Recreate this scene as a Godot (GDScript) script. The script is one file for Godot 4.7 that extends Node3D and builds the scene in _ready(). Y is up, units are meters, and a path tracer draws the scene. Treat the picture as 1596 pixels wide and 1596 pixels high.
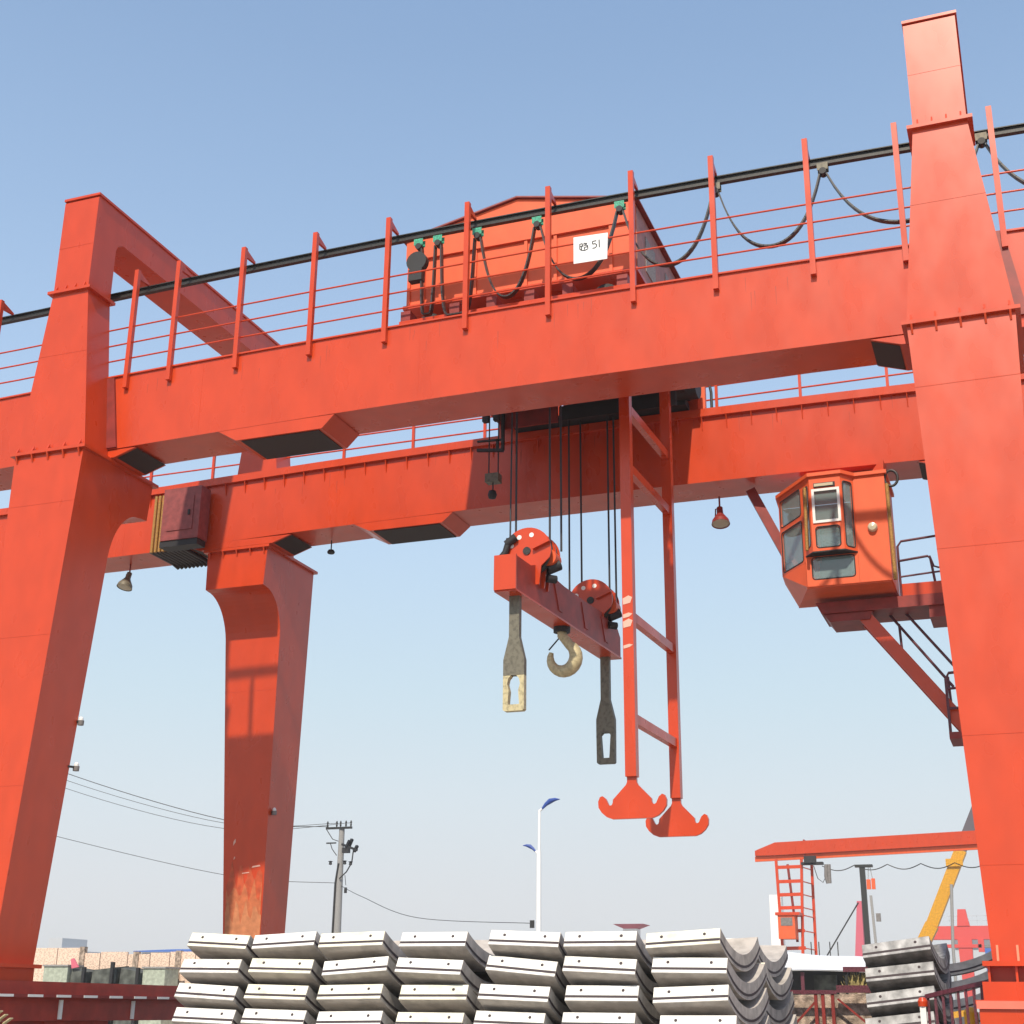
extends Node3D
# Heights inside the builders are given above the photographer's eye; v() lifts them to the ground datum.
const E := 1.7
const SUN := Vector3(0.08, 0.715, 0.695)
var M := {}
var used := {}
var rng := RandomNumberGenerator.new()

# ------------------------------------------------------------------ helpers
func v(x: float, y: float, z: float) -> Vector3:
	return Vector3(x, y + E, z)

func new_st() -> SurfaceTool:
	var s := SurfaceTool.new()
	s.begin(Mesh.PRIMITIVE_TRIANGLES)
	return s

func tri(s: SurfaceTool, a: Vector3, b: Vector3, c: Vector3, n: Vector3) -> void:
	if (c - a).cross(b - a).dot(n) < 0.0:
		var t := b
		b = c
		c = t
	s.set_normal(n)
	s.add_vertex(a)
	s.set_normal(n)
	s.add_vertex(b)
	s.set_normal(n)
	s.add_vertex(c)

# a flat quad whose outside lies towards «out»
func quad(s: SurfaceTool, a: Vector3, b: Vector3, c: Vector3, d: Vector3, out: Vector3) -> void:
	var n := (c - a).cross(d - b).normalized()
	if n.dot(out) < 0.0:
		n = -n
	tri(s, a, b, c, n)
	tri(s, a, c, d, n)

# any convex solid of eight corners: 0-3 one end in order, 4-7 the other end
func hexa(s: SurfaceTool, p: Array) -> void:
	var c := Vector3.ZERO
	for q in p:
		c += q / 8.0
	for f in [[0, 1, 2, 3], [4, 5, 6, 7], [0, 1, 5, 4], [1, 2, 6, 5], [2, 3, 7, 6], [3, 0, 4, 7]]:
		var m: Vector3 = (p[f[0]] + p[f[1]] + p[f[2]] + p[f[3]]) / 4.0
		quad(s, p[f[0]], p[f[1]], p[f[2]], p[f[3]], m - c)

# box from two corners
func bx(s: SurfaceTool, a: Vector3, b: Vector3) -> void:
	hexa(s, [Vector3(a.x, a.y, a.z), Vector3(b.x, a.y, a.z), Vector3(b.x, b.y, a.z), Vector3(a.x, b.y, a.z),
		Vector3(a.x, a.y, b.z), Vector3(b.x, a.y, b.z), Vector3(b.x, b.y, b.z), Vector3(a.x, b.y, b.z)])

# rectangular bar between two points: w across, h along «up»
func bar(s: SurfaceTool, a: Vector3, b: Vector3, w: float, h: float, up := Vector3.UP) -> void:
	var d := (b - a).normalized()
	if absf(d.dot(up)) > 0.98:
		up = Vector3.RIGHT
	var r := d.cross(up).normalized() * w / 2
	var u := r.normalized().cross(d).normalized() * h / 2
	hexa(s, [a - r - u, a + r - u, a + r + u, a - r + u, b - r - u, b + r - u, b + r + u, b - r + u])

# round tube through points with one radius or one per point
func tube(s: SurfaceTool, pts: Array, r, n := 8) -> void:
	var rings := []
	var norms := []
	var side := Vector3.ZERO
	for i in pts.size():
		var d: Vector3 = (pts[mini(i + 1, pts.size() - 1)] - pts[maxi(i - 1, 0)]).normalized()
		if side == Vector3.ZERO:
			side = d.cross(Vector3.UP if absf(d.y) < 0.9 else Vector3.RIGHT).normalized()
		side = (side - d * side.dot(d)).normalized()
		var up := d.cross(side)
		var ri: float = r[i] if r is Array else r
		var ring := []
		var nr := []
		for k in n:
			var an := TAU * k / n
			var q := side * cos(an) + up * sin(an)
			nr.append(q)
			ring.append(pts[i] + q * ri)
		rings.append(ring)
		norms.append(nr)
	for i in pts.size() - 1:
		for k in n:
			var j := (k + 1) % n
			var a: Vector3 = rings[i][k]
			var b: Vector3 = rings[i][j]
			var c: Vector3 = rings[i + 1][j]
			var d: Vector3 = rings[i + 1][k]
			var na: Vector3 = norms[i][k]
			var nb: Vector3 = norms[i][j]
			var nc: Vector3 = norms[i + 1][j]
			var nd: Vector3 = norms[i + 1][k]
			smooth(s, [a, b, c], [na, nb, nc])
			smooth(s, [a, c, d], [na, nc, nd])
	for e in [0, pts.size() - 1]:
		var out: Vector3 = (pts[0] - pts[1]).normalized() if e == 0 else (pts[e] - pts[e - 1]).normalized()
		for k in n:
			tri(s, pts[e], rings[e][k], rings[e][(k + 1) % n], out)

func smooth(s: SurfaceTool, p: Array, n: Array) -> void:
	var order := [0, 1, 2]
	if (p[2] - p[0]).cross(p[1] - p[0]).dot(n[0] + n[1] + n[2]) < 0.0:
		order = [0, 2, 1]
	for i in order:
		s.set_normal(n[i])
		s.add_vertex(p[i])

# turned shape: profile of (radius, height) about «axis» from «o»
func lathe(s: SurfaceTool, o: Vector3, axis: Vector3, prof: Array, n := 20) -> void:
	axis = axis.normalized()
	var e1 := axis.cross(Vector3.UP if absf(axis.y) < 0.9 else Vector3.RIGHT).normalized()
	var e2 := axis.cross(e1)
	for i in prof.size() - 1:
		var p: Vector2 = prof[i]
		var q: Vector2 = prof[i + 1]
		var t := (q - p).normalized()
		for k in n:
			var a0 := TAU * k / n
			var a1 := TAU * (k + 1) / n
			var d0 := e1 * cos(a0) + e2 * sin(a0)
			var d1 := e1 * cos(a1) + e2 * sin(a1)
			var n0 := (d0 * t.y - axis * t.x).normalized()
			var n1 := (d1 * t.y - axis * t.x).normalized()
			var a := o + d0 * p.x + axis * p.y
			var b := o + d1 * p.x + axis * p.y
			var c := o + d1 * q.x + axis * q.y
			var d := o + d0 * q.x + axis * q.y
			if p.x > 1e-5:
				smooth(s, [a, b, c], [n0, n1, n1])
			if q.x > 1e-5:
				smooth(s, [a, c, d], [n0, n1, n0])

func disc(s: SurfaceTool, a: Vector3, b: Vector3, r: float, n := 16) -> void:
	lathe(s, a, b - a, [Vector2(0, 0), Vector2(r, 0), Vector2(r, (b - a).length()), Vector2(0, (b - a).length())], n)

# polygon (a, b) swept from side -1 to side +1 through «map»
func prism(s: SurfaceTool, poly: PackedVector2Array, map: Callable) -> void:
	var area := 0.0
	for i in poly.size():
		area += poly[i].cross(poly[(i + 1) % poly.size()])
	var idx := Geometry2D.triangulate_polygon(poly)
	for i in range(0, idx.size(), 3):
		for sd in [-1.0, 1.0]:
			var a: Vector3 = map.call(poly[idx[i]], sd)
			var b: Vector3 = map.call(poly[idx[i + 1]], sd)
			var c: Vector3 = map.call(poly[idx[i + 2]], sd)
			var out: Vector3 = (map.call(poly[idx[i]], 1.0) - map.call(poly[idx[i]], -1.0)) * sd
			var n := (b - a).cross(c - a).normalized()
			if n.dot(out) < 0.0:
				n = -n
			tri(s, a, b, c, n)
	for i in poly.size():
		var p := poly[i]
		var q := poly[(i + 1) % poly.size()]
		if p.distance_to(q) < 1e-6:
			continue
		var out2 := (q - p).normalized().orthogonal() * (1.0 if area < 0 else -1.0)
		out2 = Vector2((q - p).y, -(q - p).x).normalized() * (1.0 if area > 0 else -1.0)
		var mid := (p + q) / 2
		var out: Vector3 = map.call(mid + out2 * 0.01, 0.0) - map.call(mid, 0.0)
		quad(s, map.call(p, -1.0), map.call(q, -1.0), map.call(q, 1.0), map.call(p, 1.0), out)

# plate cut to an outline in the x-y plane between two depths
func plate(s: SurfaceTool, poly: PackedVector2Array, z0: float, z1: float) -> void:
	prism(s, poly, func(p: Vector2, k: float): return v(p.x, p.y, lerpf(z0, z1, k * 0.5 + 0.5)))

# wall panel w x h in the frame o + u + w, with an opening (x0, y0, x1, y1) of corner radius r, t thick behind
func panel(s: SurfaceTool, o: Vector3, u: Vector3, up: Vector3, w: float, h: float, hole, r := 0.05, t := 0.04) -> void:
	u = u.normalized()
	up = up.normalized()
	var n := u.cross(up).normalized()
	var at := func(x: float, y: float, d: float) -> Vector3: return o + u * x + up * y - n * d
	if hole == null:
		hexa(s, [at.call(0, 0, 0), at.call(w, 0, 0), at.call(w, h, 0), at.call(0, h, 0), at.call(0, 0, t), at.call(w, 0, t), at.call(w, h, t), at.call(0, h, t)])
		return
	var x0: float = hole[0]
	var y0: float = hole[1]
	var x1: float = hole[2]
	var y1: float = hole[3]
	for q in [[0, 0, w, y0], [0, y1, w, h], [0, y0, x0, y1], [x1, y0, w, y1]]:
		for d in [0.0, t]:
			quad(s, at.call(q[0], q[1], d), at.call(q[2], q[1], d), at.call(q[2], q[3], d), at.call(q[0], q[3], d), n if d == 0.0 else -n)
	var cs := [[x0, y0, 1, 1], [x1, y0, -1, 1], [x1, y1, -1, -1], [x0, y1, 1, -1]]
	var rim := []
	for ci in 4:
		var c: Array = cs[ci]
		var cx: float = c[0] + c[2] * r
		var cy: float = c[1] + c[3] * r
		var arc := []
		for k in 7:
			var an: float = PI + ci * PI / 2 + k * PI / 12
			arc.append(Vector2(cx + cos(an) * r, cy + sin(an) * r))
		rim.append_array(arc)
		for k in 6:
			for d in [0.0, t]:
				tri(s, at.call(c[0], c[1], d), at.call(arc[k].x, arc[k].y, d), at.call(arc[k + 1].x, arc[k + 1].y, d), n if d == 0.0 else -n)
	var mid := Vector2((x0 + x1) / 2, (y0 + y1) / 2)
	for k in rim.size():
		var p: Vector2 = rim[k]
		var q: Vector2 = rim[(k + 1) % rim.size()]
		if p.distance_to(q) > 1e-5:
			var m: Vector2 = mid - (p + q) / 2
			quad(s, at.call(p.x, p.y, 0), at.call(q.x, q.y, 0), at.call(q.x, q.y, t), at.call(p.x, p.y, t), u * m.x + up * m.y)
	for q in [[0, 0, w, 0, -up], [0, h, w, h, up], [0, 0, 0, h, -u], [w, 0, w, h, u]]:
		quad(s, at.call(q[0], q[1], 0), at.call(q[2], q[3], 0), at.call(q[2], q[3], t), at.call(q[0], q[1], t), q[4])

func numbered(called: String) -> String:
	used[called] = used.get(called, -1) + 1
	return called if used[called] == 0 else "%s_%03d" % [called, used[called]]

func tag(o: Node, label: String, category: String, group := "") -> void:
	o.set_meta("label", label)
	o.set_meta("category", category)
	if group:
		o.set_meta("group", group)

func thing(called: String, label: String, category: String, at := Vector3.ZERO, group := "") -> Node3D:
	var o := Node3D.new()
	o.name = numbered(called)
	add_child(o)
	o.position = at
	tag(o, label, category, group)
	return o

# commit a shape built in world space as a named mesh under «parent»
func obj(called: String, s: SurfaceTool, m: Material, parent: Node3D = null, local := false) -> MeshInstance3D:
	var o := MeshInstance3D.new()
	o.mesh = s.commit()
	o.material_override = m
	if parent == null:
		o.name = numbered(called)
		add_child(o)
	else:
		o.name = called
		parent.add_child(o, true)
		if not local:
			var base := Vector3.ZERO
			var p: Node = parent
			while p != self:
				base += p.position
				p = p.get_parent()
			o.position = -base
	return o

func copy(o: Node3D, parent: Node3D, shift: Vector3) -> Node3D:
	var c: Node3D = o.duplicate()
	c.name = String(o.name)
	parent.add_child(c, true)
	c.position = o.position + shift
	return c

func structure(o: Node) -> void:
	o.set_meta("kind", "structure")

# ------------------------------------------------------------------ materials
func noise_tex(freq: float, lo: float, hi: float, oct := 4, type := FastNoiseLite.TYPE_SIMPLEX_SMOOTH, at := [0.0, 1.0], sd := 1) -> NoiseTexture2D:
	var n := FastNoiseLite.new()
	n.noise_type = type
	n.frequency = freq
	n.fractal_octaves = oct
	n.seed = sd
	var g := Gradient.new()
	g.set_color(0, Color(lo, lo, lo))
	g.set_color(1, Color(hi, hi, hi))
	g.set_offset(0, at[0])
	g.set_offset(1, at[1])
	var t := NoiseTexture2D.new()
	t.width = 512
	t.height = 512
	t.seamless = true
	t.noise = n
	t.color_ramp = g
	return t

func mat(c: Color, rough := 0.6, metal := 0.0, tex: Texture2D = null, scale := Vector3.ONE, spec := 0.5) -> StandardMaterial3D:
	var m := StandardMaterial3D.new()
	m.albedo_color = c.linear_to_srgb()
	m.roughness = rough
	m.metallic = metal
	m.metallic_specular = spec
	m.cull_mode = BaseMaterial3D.CULL_DISABLED
	if tex:
		m.albedo_texture = tex
		m.uv1_triplanar = true
		m.uv1_world_triplanar = true
		m.uv1_scale = scale
	return m

func relief(m: StandardMaterial3D, t: Texture2D, cm: float) -> StandardMaterial3D:
	m.heightmap_enabled = true
	m.heightmap_texture = t
	m.heightmap_scale = cm
	return m

# gentle buckling of thick plate: a sum of waves that tiles, kept in floating point
func dents() -> ImageTexture:
	var n := 256
	var im := Image.create(n, n, false, Image.FORMAT_RF)
	rng.seed = 31
	var waves := []
	for i in 16:
		waves.append([rng.randi_range(-5, 5), rng.randi_range(0, 5), rng.randf() * TAU, rng.randf_range(0.3, 1.0)])
	for y in n:
		for x in n:
			var h := 0.0
			for q in waves:
				h += q[3] * sin(TAU * (q[0] * x + q[1] * y) / n + q[2]) / (1.0 + absf(q[0]) + absf(q[1]))
			im.set_pixel(x, y, Color(clampf(0.5 + 0.22 * h, 0.0, 1.0), 0, 0))
	return ImageTexture.create_from_image(im)

func materials() -> void:
	var blotch := noise_tex(0.012, 0.80, 1.0, 4)
	var streak := noise_tex(0.010, 0.93, 1.0, 5, FastNoiseLite.TYPE_SIMPLEX_SMOOTH, [0.0, 1.0], 7)
	var rust := noise_tex(0.016, 0.55, 1.0, 5, FastNoiseLite.TYPE_SIMPLEX_SMOOTH, [0.1, 0.8], 3)
	var faint := noise_tex(0.018, 0.82, 1.0, 5, FastNoiseLite.TYPE_SIMPLEX_SMOOTH, [0.15, 0.55], 17)
	var speck := noise_tex(0.06, 0.70, 1.0, 5, FastNoiseLite.TYPE_SIMPLEX_SMOOTH, [0.2, 0.8], 5)
	var waves := dents()
	var grain := noise_tex(0.08, 0.0, 1.0, 4, FastNoiseLite.TYPE_SIMPLEX_SMOOTH, [0.0, 1.0], 11)
	var gloss := noise_tex(0.01, 0.27, 0.33, 3, FastNoiseLite.TYPE_SIMPLEX_SMOOTH, [0.2, 0.8], 13)
	var red := Color(0.60, 0.056, 0.010)
	M.paint = mat(red, 1.0, 0.0, streak, Vector3(0.4, 0.2, 0.4), 0.50)
	M.paint.roughness_texture = gloss
	M.paint = relief(M.paint, waves, 0.7)
	M.orange = mat(Color(0.80, 0.115, 0.028), 0.5, 0.0, streak, Vector3(0.6, 0.3, 0.6))
	M.orange = relief(M.orange, waves, 0.5)
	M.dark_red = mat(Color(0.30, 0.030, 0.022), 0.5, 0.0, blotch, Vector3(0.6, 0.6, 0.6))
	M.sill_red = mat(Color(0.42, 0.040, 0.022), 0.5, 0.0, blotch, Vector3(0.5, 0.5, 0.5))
	M.purple = mat(Color(0.16, 0.035, 0.055), 0.45, 0.0, speck)
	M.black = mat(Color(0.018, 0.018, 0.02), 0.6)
	M.under = mat(Color(0.030, 0.017, 0.014), 0.7)  # near black, the shade of the girder hollows put into colour
	M.rubber = mat(Color(0.022, 0.022, 0.024), 0.55)
	M.rope = mat(Color(0.03, 0.03, 0.035), 0.6)
	M.dark_steel = mat(Color(0.05, 0.05, 0.048), 0.5, 0.3, speck)
	M.steel = mat(Color(0.17, 0.155, 0.115), 0.55, 0.2, faint, Vector3(1.2, 1.2, 1.2))
	M.bare = mat(Color(0.56, 0.48, 0.28), 0.5, 0.15, faint, Vector3(1.5, 1.5, 1.5))
	M.green = mat(Color(0.06, 0.45, 0.28), 0.5, 0.0, speck)
	M.white = mat(Color(0.80, 0.80, 0.78), 0.5)
	M.white_paint = mat(Color(0.82, 0.82, 0.82), 0.4)
	M.grey = mat(Color(0.24, 0.22, 0.21), 0.7, 0.0, blotch)
	M.pole = mat(Color(0.40, 0.39, 0.38), 0.8, 0.0, speck)
	M.concrete = relief(mat(Color(0.60, 0.56, 0.515), 0.9, 0.0, blotch, Vector3(0.7, 0.7, 0.7)), grain, 0.3)
	M.joint = relief(mat(Color(0.90, 0.895, 0.86), 0.85, 0.0, streak, Vector3(0.9, 0.9, 0.9)), grain, 0.15)
	M.shaded_concrete = relief(mat(Color(0.36, 0.35, 0.34), 0.9, 0.0, rust, Vector3(0.5, 0.5, 0.5)), grain, 0.3)  # body grey of the lone stack with its shade painted in
	M.joint_warm = relief(mat(Color(0.90, 0.88, 0.72), 0.85, 0.0, faint, Vector3(0.35, 0.5, 0.5)), grain, 0.15)
	M.joint_dull = relief(mat(Color(0.87, 0.86, 0.81), 0.85, 0.0, faint, Vector3(0.5, 0.5, 0.5)), grain, 0.15)
	M.concrete_dark = relief(mat(Color(0.53, 0.49, 0.44), 0.9, 0.0, faint, Vector3(0.3, 0.3, 0.3)), grain, 0.3)
	M.shaded_joint = relief(mat(Color(0.60, 0.60, 0.60), 0.85, 0.0, rust, Vector3(0.5, 0.5, 0.5)), grain, 0.15)  # joint faces darkened for the shade lying on the lone stack
	M.gasket = mat(Color(0.045, 0.03, 0.035), 0.7)
	M.ground = relief(mat(Color(0.42, 0.38, 0.33), 0.95, 0.0, speck, Vector3(0.12, 0.12, 0.12)), grain, 1.0)
	M.blue = mat(Color(0.03, 0.07, 0.30), 0.45)
	M.blue_roof = mat(Color(0.05, 0.13, 0.42), 0.5)
	M.yellow = mat(Color(0.75, 0.36, 0.012), 0.4, 0.0, blotch)
	M.pipe_yellow = mat(Color(0.50, 0.26, 0.055), 0.6, 0.0, speck)
	M.side = mat(Color(0.42, 0.15, 0.10), 0.5, 0.0, blotch)  # duller orange, the shaded house side put into the colour
	M.run = mat(Color(0.40, 0.045, 0.016), 0.6)
	M.maroon = mat(Color(0.32, 0.07, 0.065), 0.55, 0.0, blotch)
	M.tan = relief(mat(Color(0.55, 0.43, 0.34), 0.9, 0.0, rust, Vector3(0.8, 0.8, 0.8)), grain, 1.0)
	M.pale_green = mat(Color(0.48, 0.53, 0.43), 0.8, 0.0, blotch)
	M.tarp = mat(Color(0.12, 0.13, 0.115), 0.8, 0.0, rust, Vector3(0.3, 0.3, 0.3))
	M.straw = mat(Color(0.42, 0.34, 0.13), 0.9, 0.0, rust, Vector3(2, 2, 2))
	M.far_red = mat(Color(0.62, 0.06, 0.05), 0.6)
	M.peach = mat(Color(0.66, 0.25, 0.11), 0.8, 0.0, blotch, Vector3(0.8, 0.8, 0.8))
	M.fade = mat(Color(0.645, 0.105, 0.033), 0.6, 0.0, blotch)
	M.fade_more = mat(Color(0.65, 0.18, 0.068), 0.7, 0.0, blotch)
	M.worn = mat(Color(0.70, 0.42, 0.33), 0.6)
	M.boom_grey = mat(Color(0.10, 0.085, 0.10), 0.5)
	M.pink = mat(Color(0.55, 0.12, 0.17), 0.6)
	M.hazed_grey = mat(Color(0.46, 0.48, 0.51), 0.9)  # lightened grey, distance haze mixed into the colour
	M.glass = StandardMaterial3D.new()
	M.glass.albedo_color = Color(0.62, 0.72, 0.72, 0.30)
	M.glass.transparency = BaseMaterial3D.TRANSPARENCY_ALPHA
	M.glass.roughness = 0.04
	M.cable = mat(Color(0.03, 0.028, 0.028), 0.45)
	M.lens = mat(Color(0.55, 0.50, 0.36), 0.25)
	M.board = mat(Color(0.80, 0.60, 0.47), 0.85, 0.0, noise_tex(0.035, 0.72, 1.0, 3, FastNoiseLite.TYPE_CELLULAR, [0.1, 0.5], 21), Vector3(0.7, 1.4, 0.7))

# ------------------------------------------------------------------ the crane frame
func camber(x: float) -> float:
	return maxf(0.07 * (1.0 - pow((x + 7.1) / 6.3, 2.0)), -0.06)

# long beam along x that follows the girder's camber
func long_beam(s: SurfaceTool, x0: float, x1: float, y0: float, y1: float, z0: float, z1: float) -> void:
	var n := maxi(2, int((x1 - x0) / 1.0))
	var prev := []
	for i in n + 1:
		var x := lerpf(x0, x1, float(i) / n)
		var c := camber(x)
		var ring := [v(x, y0 + c, z0), v(x, y1 + c, z0), v(x, y1 + c, z1), v(x, y0 + c, z1)]
		if i == 0 or i == n:
			quad(s, ring[0], ring[1], ring[2], ring[3], Vector3.LEFT if i == 0 else Vector3.RIGHT)
		if i > 0:
			var outs := [Vector3(0, 0, signf(z0 - z1)), Vector3.UP, Vector3(0, 0, signf(z1 - z0)), Vector3.DOWN]
			for k in 4:
				quad(s, prev[k], prev[(k + 1) % 4], ring[(k + 1) % 4], ring[k], outs[k])
		prev = ring

func girder(crane: Node3D, zf: float, zb: float, label: String, haunch: Array, posts: Array) -> MeshInstance3D:
	var s := new_st()
	long_beam(s, -19.5, 4.6, 8.24, 9.49, zf, zb)
	var g := obj("main_girder", s, M.paint, crane)
	g.set_meta("label", label)
	for sx in [-16.2, -11.6, -7.9, -4.2]:
		s = new_st()
		bx(s, v(sx - 0.004, 8.25 + camber(sx), zf), v(sx + 0.004, 9.485 + camber(sx), zf + 0.002))
		obj("weld_seam", s, M.paint, g)
	rng.seed = int(absf(zf) * 10)
	for i in 26:
		var rx := rng.randf_range(-13.0, -1.2)
		var rl := rng.randf_range(0.06, 0.3)
		var ry := 9.47 - rng.randf_range(0.0, 0.35) + camber(rx)
		s = new_st()
		hexa(s, [v(rx - 0.006, ry, zf), v(rx + 0.006, ry, zf), v(rx + 0.002, ry - rl, zf), v(rx - 0.002, ry - rl, zf), v(rx - 0.006, ry, zf + 0.0015), v(rx + 0.006, ry, zf + 0.0015), v(rx + 0.002, ry - rl, zf + 0.0015), v(rx - 0.002, ry - rl, zf + 0.0015)])
		obj("stain_run", s, M.run, g)
	s = new_st()
	long_beam(s, -19.5, 4.6, 9.49, 9.515, zf + 0.03, zb - 0.03)
	obj("top_flange", s, M.paint, g)
	# shallow box under the girder; a dark sheet paints its shaded hollow
	s = new_st()
	var h := haunch
	var c := camber((h[0] + h[1]) / 2)
	hexa(s, [v(h[0], 8.24 + c, zf - 0.004), v(h[1], 8.24 + c, zf - 0.004), v(h[1] - 0.2, 8.24 + c - h[2], zf - 0.004), v(h[0] + 0.34, 8.24 + c - h[2], zf - 0.004),
		v(h[0], 8.24 + c, zb + 0.004), v(h[1], 8.24 + c, zb + 0.004), v(h[1] - 0.2, 8.24 + c - h[2], zb + 0.004), v(h[0] + 0.34, 8.24 + c - h[2], zb + 0.004)])
	obj("haunch_box", s, M.paint, g)
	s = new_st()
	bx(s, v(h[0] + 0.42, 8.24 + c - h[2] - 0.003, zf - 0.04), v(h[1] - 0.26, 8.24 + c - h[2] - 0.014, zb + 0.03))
	obj("hollow_shade", s, M.under, g)
	for xc in posts:
		c = camber(xc)
		s = new_st()
		hexa(s, [v(xc - 1.14, 8.24 + c, zf - 0.003), v(xc + 1.14, 8.24 + c, zf - 0.003), v(xc + 0.76, 8.105, zf - 0.003), v(xc - 0.76, 8.105, zf - 0.003),
			v(xc - 1.14, 8.24 + c, zb + 0.003), v(xc + 1.14, 8.24 + c, zb + 0.003), v(xc + 0.76, 8.105, zb + 0.003), v(xc - 0.76, 8.105, zb + 0.003)])
		obj("end_pad", s, M.paint, g)
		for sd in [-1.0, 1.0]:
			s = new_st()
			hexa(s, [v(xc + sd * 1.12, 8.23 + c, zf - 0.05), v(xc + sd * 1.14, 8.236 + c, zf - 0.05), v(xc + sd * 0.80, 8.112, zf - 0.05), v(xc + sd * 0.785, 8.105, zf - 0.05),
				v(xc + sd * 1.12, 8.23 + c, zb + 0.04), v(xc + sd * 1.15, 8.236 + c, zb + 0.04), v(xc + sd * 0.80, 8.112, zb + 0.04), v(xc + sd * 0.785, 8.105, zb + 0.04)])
			obj("recess_shade", s, M.under, g)  # dark sheet painting the shade of the open pad recess
	return g

# one leg: profile across the crane with a wide head and a concave fillet; «sg» +1 for the near side
func leg(crane: Node3D, xc: float, prof: PackedVector2Array, label: String, hw_top := 0.64, hw_base := 0.35) -> MeshInstance3D:
	var s := new_st()
	prism(s, prof, func(p: Vector2, k: float): return v(xc + k * lerpf(hw_base, hw_top, (p.y - 0.3) / 7.75), p.y, p.x))
	var l := obj("leg", s, M.paint, crane)
	l.set_meta("label", label)
	return l

func seam(parent: Node3D, xc: float, y: float, z: float) -> void:
	var hw := lerpf(0.35, 0.64, (y - 0.3) / 7.75)
	var s := new_st()
	bx(s, v(xc - hw - 0.002, y - 0.004, z), v(xc + hw + 0.002, y + 0.004, z + 0.003))
	obj("weld_seam", s, M.paint, parent)

func flange(parent: Node3D, xc: float, hw: float, y: float, z0: float, z1: float, t: float, bolts: bool) -> void:
	var s := new_st()
	bx(s, v(xc - hw, y, z0), v(xc + hw, y + t, z1))
	var f := obj("flange_plate", s, M.paint, parent)
	if parent.get_parent() != self and parent.get_parent().get_parent() != self:
		return
	if bolts:
		for i in 5:
			var x := lerpf(xc - hw + 0.12, xc + hw - 0.12, i / 4.0)
			s = new_st()
			hexa(s, [v(x - 0.012, y + t, z0), v(x + 0.012, y + t, z0), v(x + 0.012, y + t, z0 - 0.05), v(x - 0.012, y + t, z0 - 0.05),
				v(x - 0.012, y + t + 0.09, z0 - 0.045), v(x + 0.012, y + t + 0.09, z0 - 0.045), v(x + 0.012, y + t + 0.09, z0 - 0.05), v(x - 0.012, y + t + 0.09, z0 - 0.05)])
			obj("gusset", s, M.paint, parent)
			s = new_st()
			hexa(s, [v(x - 0.012, y, z0), v(x + 0.012, y, z0), v(x + 0.012, y, z0 - 0.05), v(x - 0.012, y, z0 - 0.05),
				v(x - 0.012, y - 0.12, z0 - 0.045), v(x + 0.012, y - 0.12, z0 - 0.045), v(x + 0.012, y - 0.12, z0 - 0.05), v(x - 0.012, y - 0.12, z0 - 0.05)])
			obj("gusset", s, M.paint, parent)

func fillet(cx: float, cy: float, rx: float, ry: float) -> Array:
	# from the head's underside round to the shaft
	var out := []
	for i in 13:
		var a := PI / 2 + i * PI / 24
		out.append(Vector2(cx + cos(a) * rx, cy + sin(a) * ry))
	return out

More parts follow.
